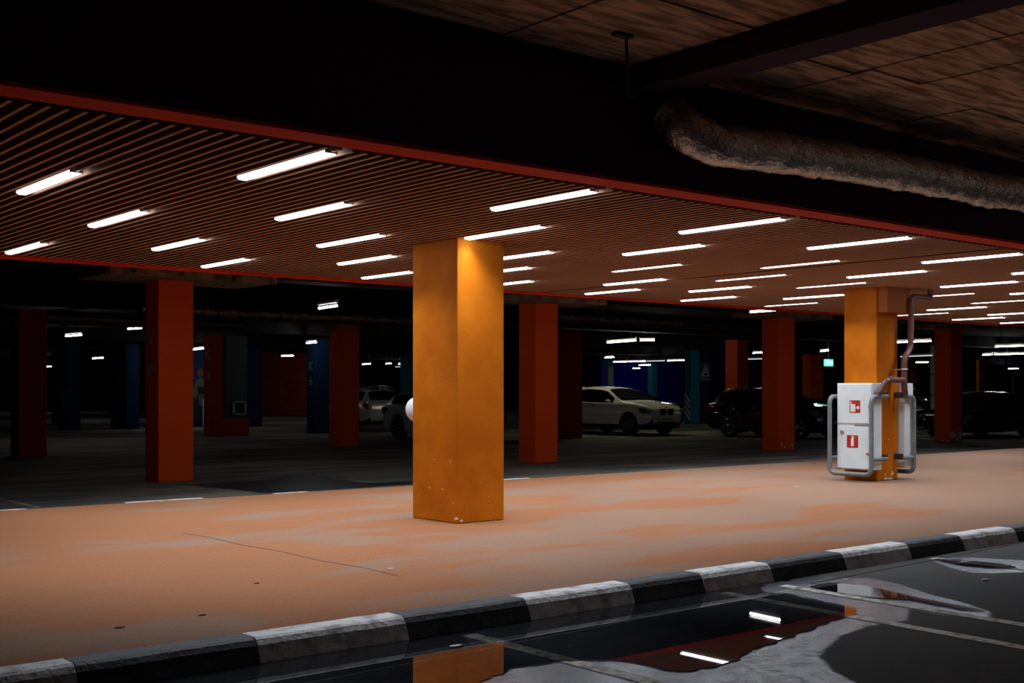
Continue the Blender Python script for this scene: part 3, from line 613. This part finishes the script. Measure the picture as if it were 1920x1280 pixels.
MB().lathe([(r+.001, -.02), (r+.010, -.02), (r+.010, .02), (r+.001, .02)], 16, 'x', (15.3, 9.88, 1.475)).build('pipe_collar', M['pipe'], t)

# white ball behind the big column
t = thing('globe', (7.4, 10.4, 1.0), 'white ball showing past the left edge of the big middle column', 'ball')
bxx = 7.43; byy = 10.50; d_ = bxx*.639+byy*.769
MB().ball((bxx, byy, 1.32-35*d_/2256), .138, .138, .138, 28, 18).build('ball', M['white_ball'], t)
MB().tube([(bxx, 10.25, 1.13), (bxx, 10.40, 1.13)], .02).build('bracket', M['steel_dark'], t)

# ------------------------------------------------------------------ foil ducts
def foil_duct(path, r, label, seed, m='foil_dull'):
    path = [Vector(p) for p in path]; pts = []
    for a, b in zip(path, path[1:]):
        n = max(2, int((b-a).length/.03)); pts += [a.lerp(b, k/n) for k in range(n)]
    pts.append(path[-1]); c = sum(path, Vector())/len(path)
    t = thing('foil_duct', (c.x, c.y, c.z), label, 'duct', 'foil wrapped ducts')
    def rf(i, k):
        a = 2*math.pi*k/22; return r*(1+.12*noise.noise(Vector((i*.22+seed*9, math.cos(a)*1.2, math.sin(a)*1.2)))+.11*noise.noise(Vector((i*.8, math.cos(a)*2+seed, math.sin(a)*2))))
    MB().tube(pts, r, 22, True, rf).build('wrap', M[m], t)
    if True:
        L = path[-1].x-path[0].x; k = 0; x = path[0].x+.8
        while x < path[-1].x-.2:
            y = path[0].y+(path[-1].y-path[0].y)*(x-path[0].x)/max(L, .1); z = path[0].z+(path[-1].z-path[0].z)*(x-path[0].x)/max(L, .1)
            mb = MB(); mb.lathe([(r*1.0, -.012), (r*1.09, -.012), (r*1.09, .012), (r*1.0, .012)], 20, 'x', (x, y, z)); mb.tube([(x, y, z+r*1.05), (x, y, SLAB+.04)], .008, 6); mb.build('hanger', M['steel_dark'], t); x += 2.4
    return t
foil_duct([(6.62, 6.14, 3.38), (6.66, 6.0, 3.22), (6.9, 5.93, 3.15), (8.2, 5.9, 3.20), (9.6, 5.9, 3.23), (10.9, 5.9, 3.22), (11.15, 5.9, 3.24), (13.5, 5.9, 3.30), (22, 5.9, 3.30)], .155, 'crumpled foil wrapped duct hanging in front of the dark downstand', 1, 'foil')
foil_duct([(10, 24.1, 3.02), (17.5, 24.1, 3.02)], .16, 'dull foil duct hung left of the big middle column', 2)
foil_duct([(7, 28.4, 3.02), (14.5, 28.4, 3.02)], .16, 'dull foil duct hung behind the wine red column', 3)
foil_duct([(18.5, 20.7, 3.04), (27.5, 20.7, 3.04)], .14, 'dull foil duct hung above the white car', 4)

t = thing('ceiling_hook', (5.66, 5.6, SLAB), 'thin rod with a loop of wire hanging from the raw concrete', 'rod')
MB().box(5.55, 5.70, 5.60, 5.66, SLAB-.012, SLAB+.03).build('plate', M['steel_dark'], t)
MB().tube([(5.66, 5.63, SLAB), (5.70, 5.66, 3.48), (5.76, 5.72, 3.33)], .011, 8).build('rod', M['steel_dark'], t)
coil = [(5.80+.07*math.cos(a)*(1+.1*math.sin(3*a)), 5.72-.05*math.cos(a), 3.37+.065*math.sin(a)) for a in np.linspace(0, 4*math.pi, 50)]
MB().tube(coil, .005, 6).build('wire_loop', M['steel_dark'], t)

# ------------------------------------------------------------------ fluorescent tubes over the parking floor
tubes = [((19.1, 15.5), (19.0, 14.7), 0, 'bright tube lamp just behind the rear red edge, above the chipped-foot column'),
 ((28.95, 29.7), (28.4, 27.8), 3, 'long yellowish tube lamp above the white car'), ((28.5, 27.7), (28.85, 27.4), 3, 'short yellowish tube lamp right of the long yellowish one'),
 ((11.9, 20.1), (11.8, 19.3), 0, 'short bright tube lamp high between left orange column and big middle column'),
 ((20.3, 35.1), (20.2, 34.3), 0, 'tube lamp above the far red wall'), ((12.35, 35.1), (12.4, 34.0), 0, 'tube lamp right of the wine red column, highest there'),
 ((12.1, 29.9), (12.2, 29.3), 0, 'short tube lamp close to the left side of the left orange column'), ((20.3, 43.9), (19.9, 42), 0, 'tube lamp touching the right side of the left orange column'),
 ((22, 58.8), (22, 57.4), 0, 'far tube lamp above the striped blue column'), ((27, 81), (27.1, 79.6), 0, 'tiny tube lamp beside the wine red column'),
 ((29.6, 57.9), (29.3, 56.8), 0, 'tiny round-looking tube lamp above the left end of the red wall'), ((27.1, 49.1), (27.2, 48.2), 0, 'tiny tube lamp left of the second-row column by the silver car'),
 ((39.4, 61.5), (39.0, 60.0), 0, 'flat tube lamp above the silver car'), ((39.7, 59.4), (39.4, 58.4), 0, 'first of two paired tiny tubes left of the big column'), ((40.6, 59.4), (40.3, 58.4), 0, 'second of two paired tiny tubes left of the big column'),
 ((52.6, 76.2), (52.0, 75.0), 0, 'tiny tube lamp above the pale hatchback'), ((45.2, 66.5), (44.9, 64.4), 2, 'dim long tube lamp above the pale hatchback'),
 ((46.7, 47.7), (46.8, 46.5), 0, 'leftmost tube in the long row above the white car roof'), ((46.7, 46.3), (46.8, 45.1), 0, 'second tube in the long row above the white car roof'), ((46.7, 44.9), (46.8, 43.7), 2, 'dim third tube in the long row above the white car roof'), ((46.8, 43.5), (46.9, 42.2), 0, 'rightmost tube in the long row above the white car roof'),
 ((40.3, 41.5), (40.0, 40.6), 0, 'tiny tube lamp above the pale panel on the thin teal column'), ((61.4, 60.4), (61.1, 59.4), 0, 'tiny tube lamp above the left half of the blue wall'), ((53.7, 52.3), (53.8, 51.4), 0, 'tiny tube lamp highest above the blue wall'),
 ((82.1, 78.2), (81.4, 76.5), 0, 'double tube lamp just above the blue wall'), ((74.2, 69.4), (72.9, 67.6), 0, 'tube lamp above the right end of the blue wall'),
 ((40.1, 32.4), (40.0, 31.7), 0, 'short tube lamp touching the chipped-foot column'), ((47.7, 38.9), (47.7, 37.9), 2, 'dim tube lamp left of the chipped-foot column'),
 ((40.5, 29.3), (39.9, 28.5), 0, 'tube lamp left of the walkway column with cabinets'), ((34.8, 22.3), (34.7, 20.9), 0, 'bright tube lamp crossing behind the brown pipe'), ((49.7, 31.5), (48.9, 29.4), 2, 'dim long tube lamp crossing behind the brown pipe'),
 ((60.4, 37.4), (60.5, 36.6), 0, 'tiny tube lamp right of the brown pipe'), ((40.9, 22.1), (40.9, 20.7), 0, 'long bright tube lamp at the right edge above the black car'),
 ((50, 27.6), (49.8, 27.05), 0, 'short left tube of the row above the black car'), ((49.9, 27.0), (49.9, 26.3), 0, 'middle tube of the row above the black car'), ((49.7, 26.2), (49.7, 25.5), 0, 'right tube of the row above the black car'),
 ((82.9, 43.8), (82.8, 43.0), 0, 'tiny low tube lamp at the right edge above the black car')]
for (a, b, k, label) in tubes:
    ax, ay = a; bx, by = b; z = 2.97 if k == 3 else 2.9; k = 1 if k == 3 else k; c = ((ax+bx)/2, (ay+by)/2, z)
    t = thing('tube_lamp', c, label, 'lamp', 'fluorescent tubes over the parking floor')
    MB().tube([(ax, ay, z), (bx, by, z)], .024, 10).build('tube', M[['tube', 'tube_yellow', 'tube_dim'][k]], t)
    d = (Vector((bx, by, 0))-Vector((ax, ay, 0))).normalized()*.02
    MB().tube([(ax-d.x, ay-d.y, z+.085), (bx+d.x, by+d.y, z+.085)], .04, 4).build('fitting', M['housing'], t)
    for f in (.15, .85):
        wy = ay+(by-ay)*f; top = 3.2 if any(abs(wy-q) < .32 for q in (18.45, 27.05, 35.65, 44.3, 53.1)) else SLAB
        MB().tube([(ax+(bx-ax)*f, wy, z+.1), (ax+(bx-ax)*f, wy, top)], .008, 5).build('suspension_wire', M['steel_dark'], t)
t = thing('exit_sign', (42.0, 28.0, 2.65), 'small glowing green sign box hung right of the chipped-foot column', 'sign')
MB().box(40.4, 40.95, 29.0, 29.08, 2.30, 2.58, .02).build('sign_box', M['exit'], t)
MB().box(40.5, 40.62, 28.985, 29.0, 2.36, 2.52).build('pictogram', M['exit_white'], t); MB().box(40.68, 40.86, 28.985, 29.0, 2.40, 2.48).build('pictogram', M['exit_white'], t)
MB().tube([(40.67, 29.04, 2.57), (40.67, 29.04, SLAB)], .012, 6).build('hanger', M['steel_dark'], t)

# ------------------------------------------------------------------ mural, pipes, small items deep in the car park
t = thing('mural', (21.1, 45, G), 'blue mural of a standing figure showing past the left orange column', 'mural')
mx, my = 21.12, 44.9
MB().box(mx-1.4, mx+1.2, my, my+.25, G, 3.1).build('panel', M['mural_blue'], t)
def mp(poly, nm, m, k): MB().prism([(mx+a, b) for a, b in poly], 'y', my-.004*k, my-.0005).build(nm, M[m], t, fixn=True)
mp([(.02+.13*math.cos(a), 2.03+.18*math.sin(a)) for a in np.linspace(0, 2*math.pi, 13)[:-1]], 'painted_head', 'mural_skin', 2)
mp([(-.3, 1.35), (-.35, 1.1), (-.15, 1.0), (-.1, 1.25), (-.02, .7), (.25, .7), (.3, 1.7), (.05, 1.85), (-.15, 1.75)], 'painted_coat', 'mural_grey', 1)
mp([(-.12, 1.5), (.2, 1.45), (.22, 1.2), (-.05, 1.15)], 'painted_scarf', 'mural_dark', 2)
mp([(-.02, .72), (.25, .72), (.28, -.05), (.15, -.05), (.1, .4), (.05, -.05), (-.08, -.05)], 'painted_leg', 'mural_dark', 1)
mp([(.12, 1.0), (.16, 1.0), (.16, -.1), (.12, -.1)], 'painted_staff', 'sign_white', 3)
for (x, y, label) in ((41.5, 28.2, 'tall pale pipe with dark bands left of the white fire cabinet'), (52.3, 31.4, 'tall pale pipe with dark bands right of the brown pipe')):
    t = thing('vertical_pipe', (x, y, G), label, 'pipe')
    MB().tube([(x, y, G), (x, y, SLAB)], .14, 14).build('barrel', M['strip_grey'], t)
    for z in (1.1, 2.1): MB().lathe([(.141, -.03), (.155, -.03), (.155, .03), (.141, .03)], 14, 'z', (x, y, z)).build('band', M['steel_dark'], t)
t = thing('box', (36.5, 66, G), 'small beige box on the floor at the foot of the red wall', 'box')
MB().box(34.5, 35.1, 68.6, 69.4, G, .2, .01).build('carton', M['cardboard'], t); MB().box(34.49, 35.11, 68.95, 69.05, G, .205).build('tape', M['strip_grey'], t)
t = thing('direction_sign', (18, 56, 1.5), 'small amber arrow sign beside the thin teal column', 'sign')
MB().prism([(17.75, 1.55), (18.1, 1.85), (18.1, 1.25)], 'y', 54.6, 54.63).build('arrow_board', M['amber'], t, fixn=True); MB().tube([(18.05, 54.66, G), (18.05, 54.66, 1.8)], .02, 6).build('post', M['steel_dark'], t)
t = thing('rail', (68, 34.7, G), 'thin grey hoop rail standing at the right edge behind the black car', 'rail')
MB().tube(rounded([(63.0, 33.0, G), (63.0, 33.0, 2.3), (65.5, 31.5, 2.3), (65.5, 31.5, G)], .3), .04).build('hoop', M['guard'], t)
for i, (x, y, s, m, lab) in enumerate(((5.0, 7.42, .022, 'litter', 'tiny pale scrap on the walkway below the big middle column'), (13.55, 10.2, .03, 'litter', 'tiny pale scrap on the walkway left of the fire cabinet'), (2.6, 6.55, .025, 'dark_litter', 'small dark fleck on the walkway near the white kerbstone'), (3.12, 6.6, .02, 'dark_litter', 'small dark leaf scrap on the walkway by the kerb'), (3.92, 7.45, .016, 'dark_litter', 'tiny dark fleck on the walkway in front of the middle column'))):
    o = MB().prism(blob(x, y, s, s*.7, 9, .4, i), 'z', .0005, .006).build('scrap', M[m], None, loc=(x, y, 0), fixn=True); tag(o, lab, 'scrap')
for i, (x, y, lab) in enumerate(((4.1, 5.43, 'white scrap lying in the puddle by the black kerbstone'), (8.65, 4.75, 'pale scrap on the asphalt right of the long puddle'))):
    o = MB().prism(blob(x, y, .04, .02, 9, .4, i+20), 'z', G+.001, G+.012).build('scrap', M['litter'], None, loc=(x, y, G), fixn=True); tag(o, lab, 'scrap')

# ------------------------------------------------------------------ cars (front towards local +x)
def make_car(name, label, loc, rotz, L, Wd, H, paint, kind='suv', grille='kidney', rails=True, glass='glass', wheels=.34):
    t = thing(name, (loc[0], loc[1], G), label, 'car', None, None, rotz)
    fo, wb = .19*L, .6*L; s_f, s_r = fo, fo+wb; half = Wd/2; wr = wheels; RA = wr+.075
    low = kind == 'sedan'
    k = H/1.6
    if kind == 'suv':
        tab = [(0, .42, .70, .74, .74), (.05, .30, .80, .86, .83), (.18, .24, .90, .955, .93), (.5, .22, .955, 1.03, .985), (1.05, .22, .99, 1.10, 1), (1.22, .22, 1.0, 1.13, 1), (2.0, .22, 1.02, 1.52, 1), (2.3, .22, 1.03, 1.575, 1), (2.9, .22, 1.05, 1.60, 1), (3.5, .22, 1.07, 1.575, 1), (3.95, .24, 1.09, 1.51, .985), (4.12, .26, 1.09, 1.45, .975), (4.36, .30, 1.06, 1.13, .95), (4.42, .34, .95, 1.0, .93), (4.45, .40, .78, .80, .88)]
        T0, T1, R0, R1 = 1.24, 2.02, 4.13, 4.35; SW0, SW1 = 1.55, 4.0
    elif kind == 'hatch':
        tab = [(0, .36, .62, .66, .72), (.06, .26, .74, .80, .84), (.2, .22, .86, .91, .93), (.6, .20, .93, 1.0, .985), (.95, .20, .96, 1.06, 1), (1.05, .20, .97, 1.08, 1), (1.95, .20, 1.0, 1.46, 1), (2.4, .20, 1.02, 1.54, 1), (3.0, .20, 1.05, 1.56, 1), (3.8, .22, 1.09, 1.50, .985), (4.0, .24, 1.09, 1.44, .975), (4.28, .28, 1.05, 1.10, .95), (4.4, .32, .92, .97, .93), (4.45, .40, .74, .78, .88)]
        T0, T1, R0, R1 = 1.08, 1.97, 4.02, 4.27; SW0, SW1 = 1.45, 3.9
    else:
        tab = [(0, .36, .60, .64, .72), (.06, .26, .70, .76, .84), (.2, .20, .80, .85, .93), (.6, .18, .87, .94, .985), (1.1, .18, .92, 1.02, 1), (1.25, .18, .93, 1.05, 1), (2.1, .18, .96, 1.47, 1), (2.5, .18, .97, 1.56, 1), (2.9, .18, .98, 1.58, 1), (3.3, .18, 1.0, 1.50, .99), (3.9, .20, 1.02, 1.12, .97), (4.2, .24, 1.02, 1.09, .95), (4.38, .30, .98, 1.04, .92), (4.45, .40, .72, .75, .86)]
        T0, T1, R0, R1 = 1.27, 2.12, 3.3, 3.86; SW0, SW1 = 1.6, 3.55
    sc = L/4.45; tab = np.array(tab); tab[:, 0] *= sc; tab[:, 1:4] *= k
    T0, T1, R0, R1, SW0, SW1 = [q*sc for q in (T0, T1, R0, R1, SW0, SW1)]
    S = np.unique(np.round(np.concatenate([tab[:, 0], np.linspace(0, L, 60), [T0, T1, R0, R1], s_f+RA*np.cos(np.linspace(0, math.pi, 13)), s_r+RA*np.cos(np.linspace(0, math.pi, 13))]), 4))
    S = S[(S >= 0) & (S <= L)]; keep = [S[0]]
    for q in S[1:]:
        if q-keep[-1] > .012: keep.append(q)
    S = keep; secs = []
    for s in S:
        zb, bl, zt, wf = [np.interp(s, tab[:, 0], tab[:, c]) for c in (1, 2, 3, 4)]; w = half*wf
        arch = 0
        for sw in (s_f, s_r):
            if abs(s-sw) < RA: arch = max(arch, wr+math.sqrt(RA*RA-(s-sw)**2))
        z1 = max(zb, arch); zm = max((zb+.14), arch+.012); z3 = max((zb+bl)/2, arch+.03)
        h = zt-bl; p5 = bl+min(.03, .3*h); p6 = zt-min(.10, .35*h); p7 = zt-min(.035, .12*h); wt = w*.955-.235*max(0, p6-p5)/.42*(.42/.42)
        secs.append([(0, z1), (w*.93, z1), (w*.985, zm), (w, max(z3, zm+.01)), (w*.985, max(bl, z3+.01)), (w*.945, p5), (wt, p6), (wt-.075, p7), (wt*.5, zt-.006), (0, zt)])
    n = 10; verts = []
    for s, sec in zip(S, secs):
        row = [(L/2-s, y, z) for y, z in sec]+[(L/2-s, -y, z) for y, z in sec[-2:0:-1]]
        verts += row
    m = 18; groups = {'body': [], 'windscreen': [], 'side_window': [], 'side_window.001': [], 'rear_window': [], 'cladding': []}
    for i in range(len(S)-1):
        sm_ = (S[i]+S[i+1])/2
        for j in range(m):
            j2 = (j+1) % m; jj = j if j < 9 else 17-j      # strip index from bottom (0) to top (8)
            q = (i*m+j, i*m+j2, (i+1)*m+j2, (i+1)*m+j)
            if jj in (7, 8) and T0 < sm_ < T1: g = 'windscreen'
            elif jj in (7, 8) and R0 < sm_ < R1: g = 'rear_window'
            elif jj == 5 and SW0 < sm_ < SW1: g = 'side_window' if j < 9 else 'side_window.001'
            elif jj in (0, 1): g = 'cladding'
            else: g = 'body'
            groups[g].append(q)
    groups['body'] += [tuple(range(m)), tuple(range((len(S)-1)*m, len(S)*m))[::-1]]
    for g, fl in groups.items():
        if not fl: continue
        used = sorted({v for f in fl for v in f}); mp_ = {v: i for i, v in enumerate(used)}
        mb = MB(); mb.add([verts[v] for v in used], [tuple(mp_[v] for v in f) for f in fl], True)
        o = mb.build(g.split('.')[0], M[{'body': paint, 'cladding': 'cladding' if kind == 'suv' else paint}.get(g, glass)], t, loc=(0, 0, 0), fixn=False)
        o.location = (0, 0, 0)
        bm = bmesh.new(); bm.from_mesh(o.data); bmesh.ops.recalc_face_normals(bm, faces=bm.faces[:])
        # loft is open per part: orient faces away from the car's middle
        for f in bm.faces:
            c = f.calc_center_median(); f.normal_update()
            if f.normal.dot(Vector((c.x*.15, c.y, c.z-.7*k))) < 0: f.normal_flip()
        bm.to_mesh(o.data); bm.free()
    def part(mb, nm, m_, par=None):
        o = mb.build(nm, M[m_], par or t, loc=(0, 0, 0), fixn=False); o.location = (0, 0, 0); return o
    X = lambda s: L/2-s
    for sw in (s_f, s_r):
        for sgn in (-1, 1):
            cy = sgn*(half-.125); 
            tyre = part(MB().lathe([(wr*.66, -.10), (wr*.9, -.115), (wr*.985, -.09), (wr, 0), (wr*.985, .09), (wr*.9, .115), (wr*.66, .10)], 28, 'y', (X(sw), cy, wr)), 'wheel', 'tyre')
            mb = MB(); yo = cy+sgn*.085; mb.lathe([(wr*.60, 0), (wr*.68, 0), (wr*.68, sgn*.02), (wr*.60, sgn*.02)], 28, 'y', (X(sw), yo, wr)); mb.lathe([(0, 0), (wr*.2, 0), (wr*.2, sgn*.022), (0, sgn*.022)], 14, 'y', (X(sw), yo, wr), close=False)
            for q in range(7):
                a = q*2*math.pi/7; c, s_ = math.cos(a), math.sin(a); r0, r1, hw = wr*.15, wr*.62, .022
                pts = [(r0, -hw*1.3), (r1, -hw), (r1, hw), (r0, hw*1.3)]
                vs = [(X(sw)+r*c-e*s_, yo+sgn*dd, wr+r*s_+e*c) for dd in (0, .02) for r, e in pts]
                mb.add(vs, [(0, 1, 2, 3), (7, 6, 5, 4), (0, 4, 5, 1), (1, 5, 6, 2), (2, 6, 7, 3), (3, 7, 4, 0)])
            part(mb, 'rim', 'rim', tyre)
            part(MB().lathe([(0, -.01), (wr*.64, -.01), (wr*.64, .01), (0, .01)], 20, 'y', (X(sw), cy, wr), close=False), 'brake_disc', 'cladding', tyre)
    # lamps
    zl = .80*k if kind == 'suv' else .70*k
    for sgn in (-1, 1):
        mb = MB(); mb.prism([(X(.03), zl-.075), (X(.03), zl+.02), (X(.16), zl+.085), (X(.50), zl+.10), (X(.36), zl-.02), (X(.2), zl-.075)], 'y', sgn*(half*.60), sgn*(half*.955)); part(mb, 'headlight', 'lens')
        part(MB().ball((X(.12), sgn*half*.80, zl), .07, .07, .05, 12, 8), 'lamp_reflector', 'chrome')
        mb = MB(); mb.prism([(X(L-.03), .80*k), (X(L-.03), 1.0*k), (X(L-.16), 1.03*k), (X(L-.34), .98*k), (X(L-.2), .86*k)], 'y', sgn*half*.62, sgn*half*.975); part(mb, 'tail_lamp', 'tail')
        mb = MB(); sm_ = T0+.42*sc; zz = np.interp(sm_, tab[:, 0], tab[:, 2])+.09
        mb.ball((X(sm_), sgn*(half+.10), zz), .075, .11, .065, 14, 10); mb.box(X(sm_)-.03, X(sm_)+.03, min(sgn*(half-.06), sgn*(half+.04)), max(sgn*(half-.06), sgn*(half+.04)), zz-.06, zz-.03); part(mb, 'wing_mirror', paint)
        for s_ in (T1+.42*sc, T1+1.32*sc):
            zz = np.interp(s_, tab[:, 0], tab[:, 2])-.06; mb = MB().box(X(s_)-.10, X(s_)+.10, min(sgn*half*.99, sgn*(half+.025)), max(sgn*half*.99, sgn*(half+.025)), zz-.014, zz+.014, .006); part(mb, 'door_handle', 'chrome' if kind == 'suv' else paint)
        part(MB().box(X(.10), X(.02), min(sgn*half*.5, sgn*half*.78), max(sgn*half*.5, sgn*half*.78), .40*k, .50*k, .02), 'lower_intake', 'cladding')
        part(MB().lathe([(0, 0), (.05, 0), (.05, .02), (0, .02)], 14, 'x', (X(.035), sgn*half*.70, .60*k), close=False), 'fog_lamp', 'lens')
        if rails:
            pth = [(X(s_), sgn*(half*.955-.30), np.interp(s_, tab[:, 0], tab[:, 3])+dz) for s_, dz in zip(np.linspace(T1+.15, R0-.15, 9), (-.03, .03, .045, .05, .05, .05, .045, .03, -.03))]
            part(MB().tube(pth, .017, 8), 'roof_rail', 'chrome')
    zg = .76*k if kind == 'suv' else .66*k
    if grille == 'kidney':
        for sgn in (-1, 1):
            cy = sgn*.175; outl = [(cy+a*.15, zg+b*.105) for a, b in ((-1, .6), (-.8, 1), (.8, 1), (1, .6), (.85, -.7), (.6, -1), (-.6, -1), (-.85, -.7))]
            g = part(MB().prism(outl, 'x', X(.06), X(-.012)), 'grille', 'cladding')
            ring = [(y, z) for y, z in outl]; pth = [(X(-.014), y, z) for y, z in ring+ring[:2]]; part(MB().tube(pth, .012, 6), 'grille_frame', 'chrome', g)
            for q in range(7): yy = cy-.12+q*.04; part(MB().box(X(-.012), X(-.02), yy-.005, yy+.005, zg-.08, zg+.09), 'grille_bar', 'steel_dark', g)
    else:
        g = part(MB().prism([(-.42, zg-.06), (.42, zg-.06), (.36, zg+.08), (-.36, zg+.08)], 'x', X(.06), X(-.012)), 'grille', 'cladding')
        for q in range(3): part(MB().box(X(-.012), X(-.02), -.38, .38, zg-.04+q*.04, zg-.028+q*.04), 'grille_bar', 'chrome', g)
    part(MB().box(X(.06), X(-.006), -half*.46, half*.46, .28*k, .46*k, .02), 'bumper_grille', 'cladding')
    part(MB().lathe([(0, 0), (.038, 0), (.038, .01), (0, .012)], 16, 'x', (X(-.004), 0, zg+.135), close=False), 'emblem', 'chrome')
    p = part(MB().box(X(-.008), X(-.02), -.26, .26, .475*k, .475*k+.11, .003), 'number_plate', 'plate')
    for q in range(8): part(MB().box(X(-.0201), X(-.022), -.22+q*.055, -.19+q*.055, .475*k+.025, .475*k+.085), 'plate_character', 'ink', p)
    p = part(MB().box(X(L+.008), X(L+.02), -.26, .26, .80*k, .80*k+.11, .003), 'number_plate', 'plate')
    for q in range(8): part(MB().box(X(L+.0201), X(L+.022), -.22+q*.055, -.19+q*.055, .80*k+.025, .80*k+.085), 'plate_character', 'ink', p)
    if kind == 'suv': part(MB().ball((X(R0-.25), 0, np.interp(R0-.25, tab[:, 0], tab[:, 3])+.03), .09, .025, .05, 10, 6), 'roof_antenna', paint)
    return t
D = math.radians(-90)
make_car('car', 'white sport utility car facing right behind the dark red column', (28.6, 28.85), D, 4.45, 1.82, 1.6, 'car_white', 'suv', 'kidney', False)
make_car('car', 'pale grey hatchback half hidden by the big middle column', (21.05, 28.5), D, 4.0, 1.72, 1.5, 'car_grey', 'hatch', 'plain', False)
make_car('car', 'silver crossover with roof rails showing its red tail lamp', (23.88, 37.75), -D, 4.4, 1.82, 1.58, 'car_silver', 'suv', 'plain', True)
make_car('car', 'black car between the chipped-foot column and the fire cabinet', (30.2, 23.4), D, 4.4, 1.8, 1.53, 'car_black', 'suv', 'plain', True)
make_car('car', 'black car showing its number plate right of the fire cabinets', (35.4, 24.1), -D, 4.5, 1.85, 1.66, 'car_black', 'suv', 'plain', False)
make_car('car', 'black car with alloy wheel at the right edge', (36.0, 19.95), math.pi, 4.5, 1.8, 1.45, 'car_black', 'sedan', 'plain', False)
make_car('car', 'grey car with pale windows behind the black car at right', (42.4, 24.0), math.pi, 4.5, 1.8, 1.45, 'car_grey', 'sedan', 'plain', False, 'glass_lit')
make_car('car', 'black car with roof rails parked behind the white car', (33.6, 33.2), D, 4.4, 1.8, 1.5, 'car_black', 'suv', 'plain', True)
make_car('car', 'farther black car whose roof rails show above the white car roof', (40.9, 41.2), D, 4.4, 1.8, 1.6, 'car_black', 'suv', 'plain', True)
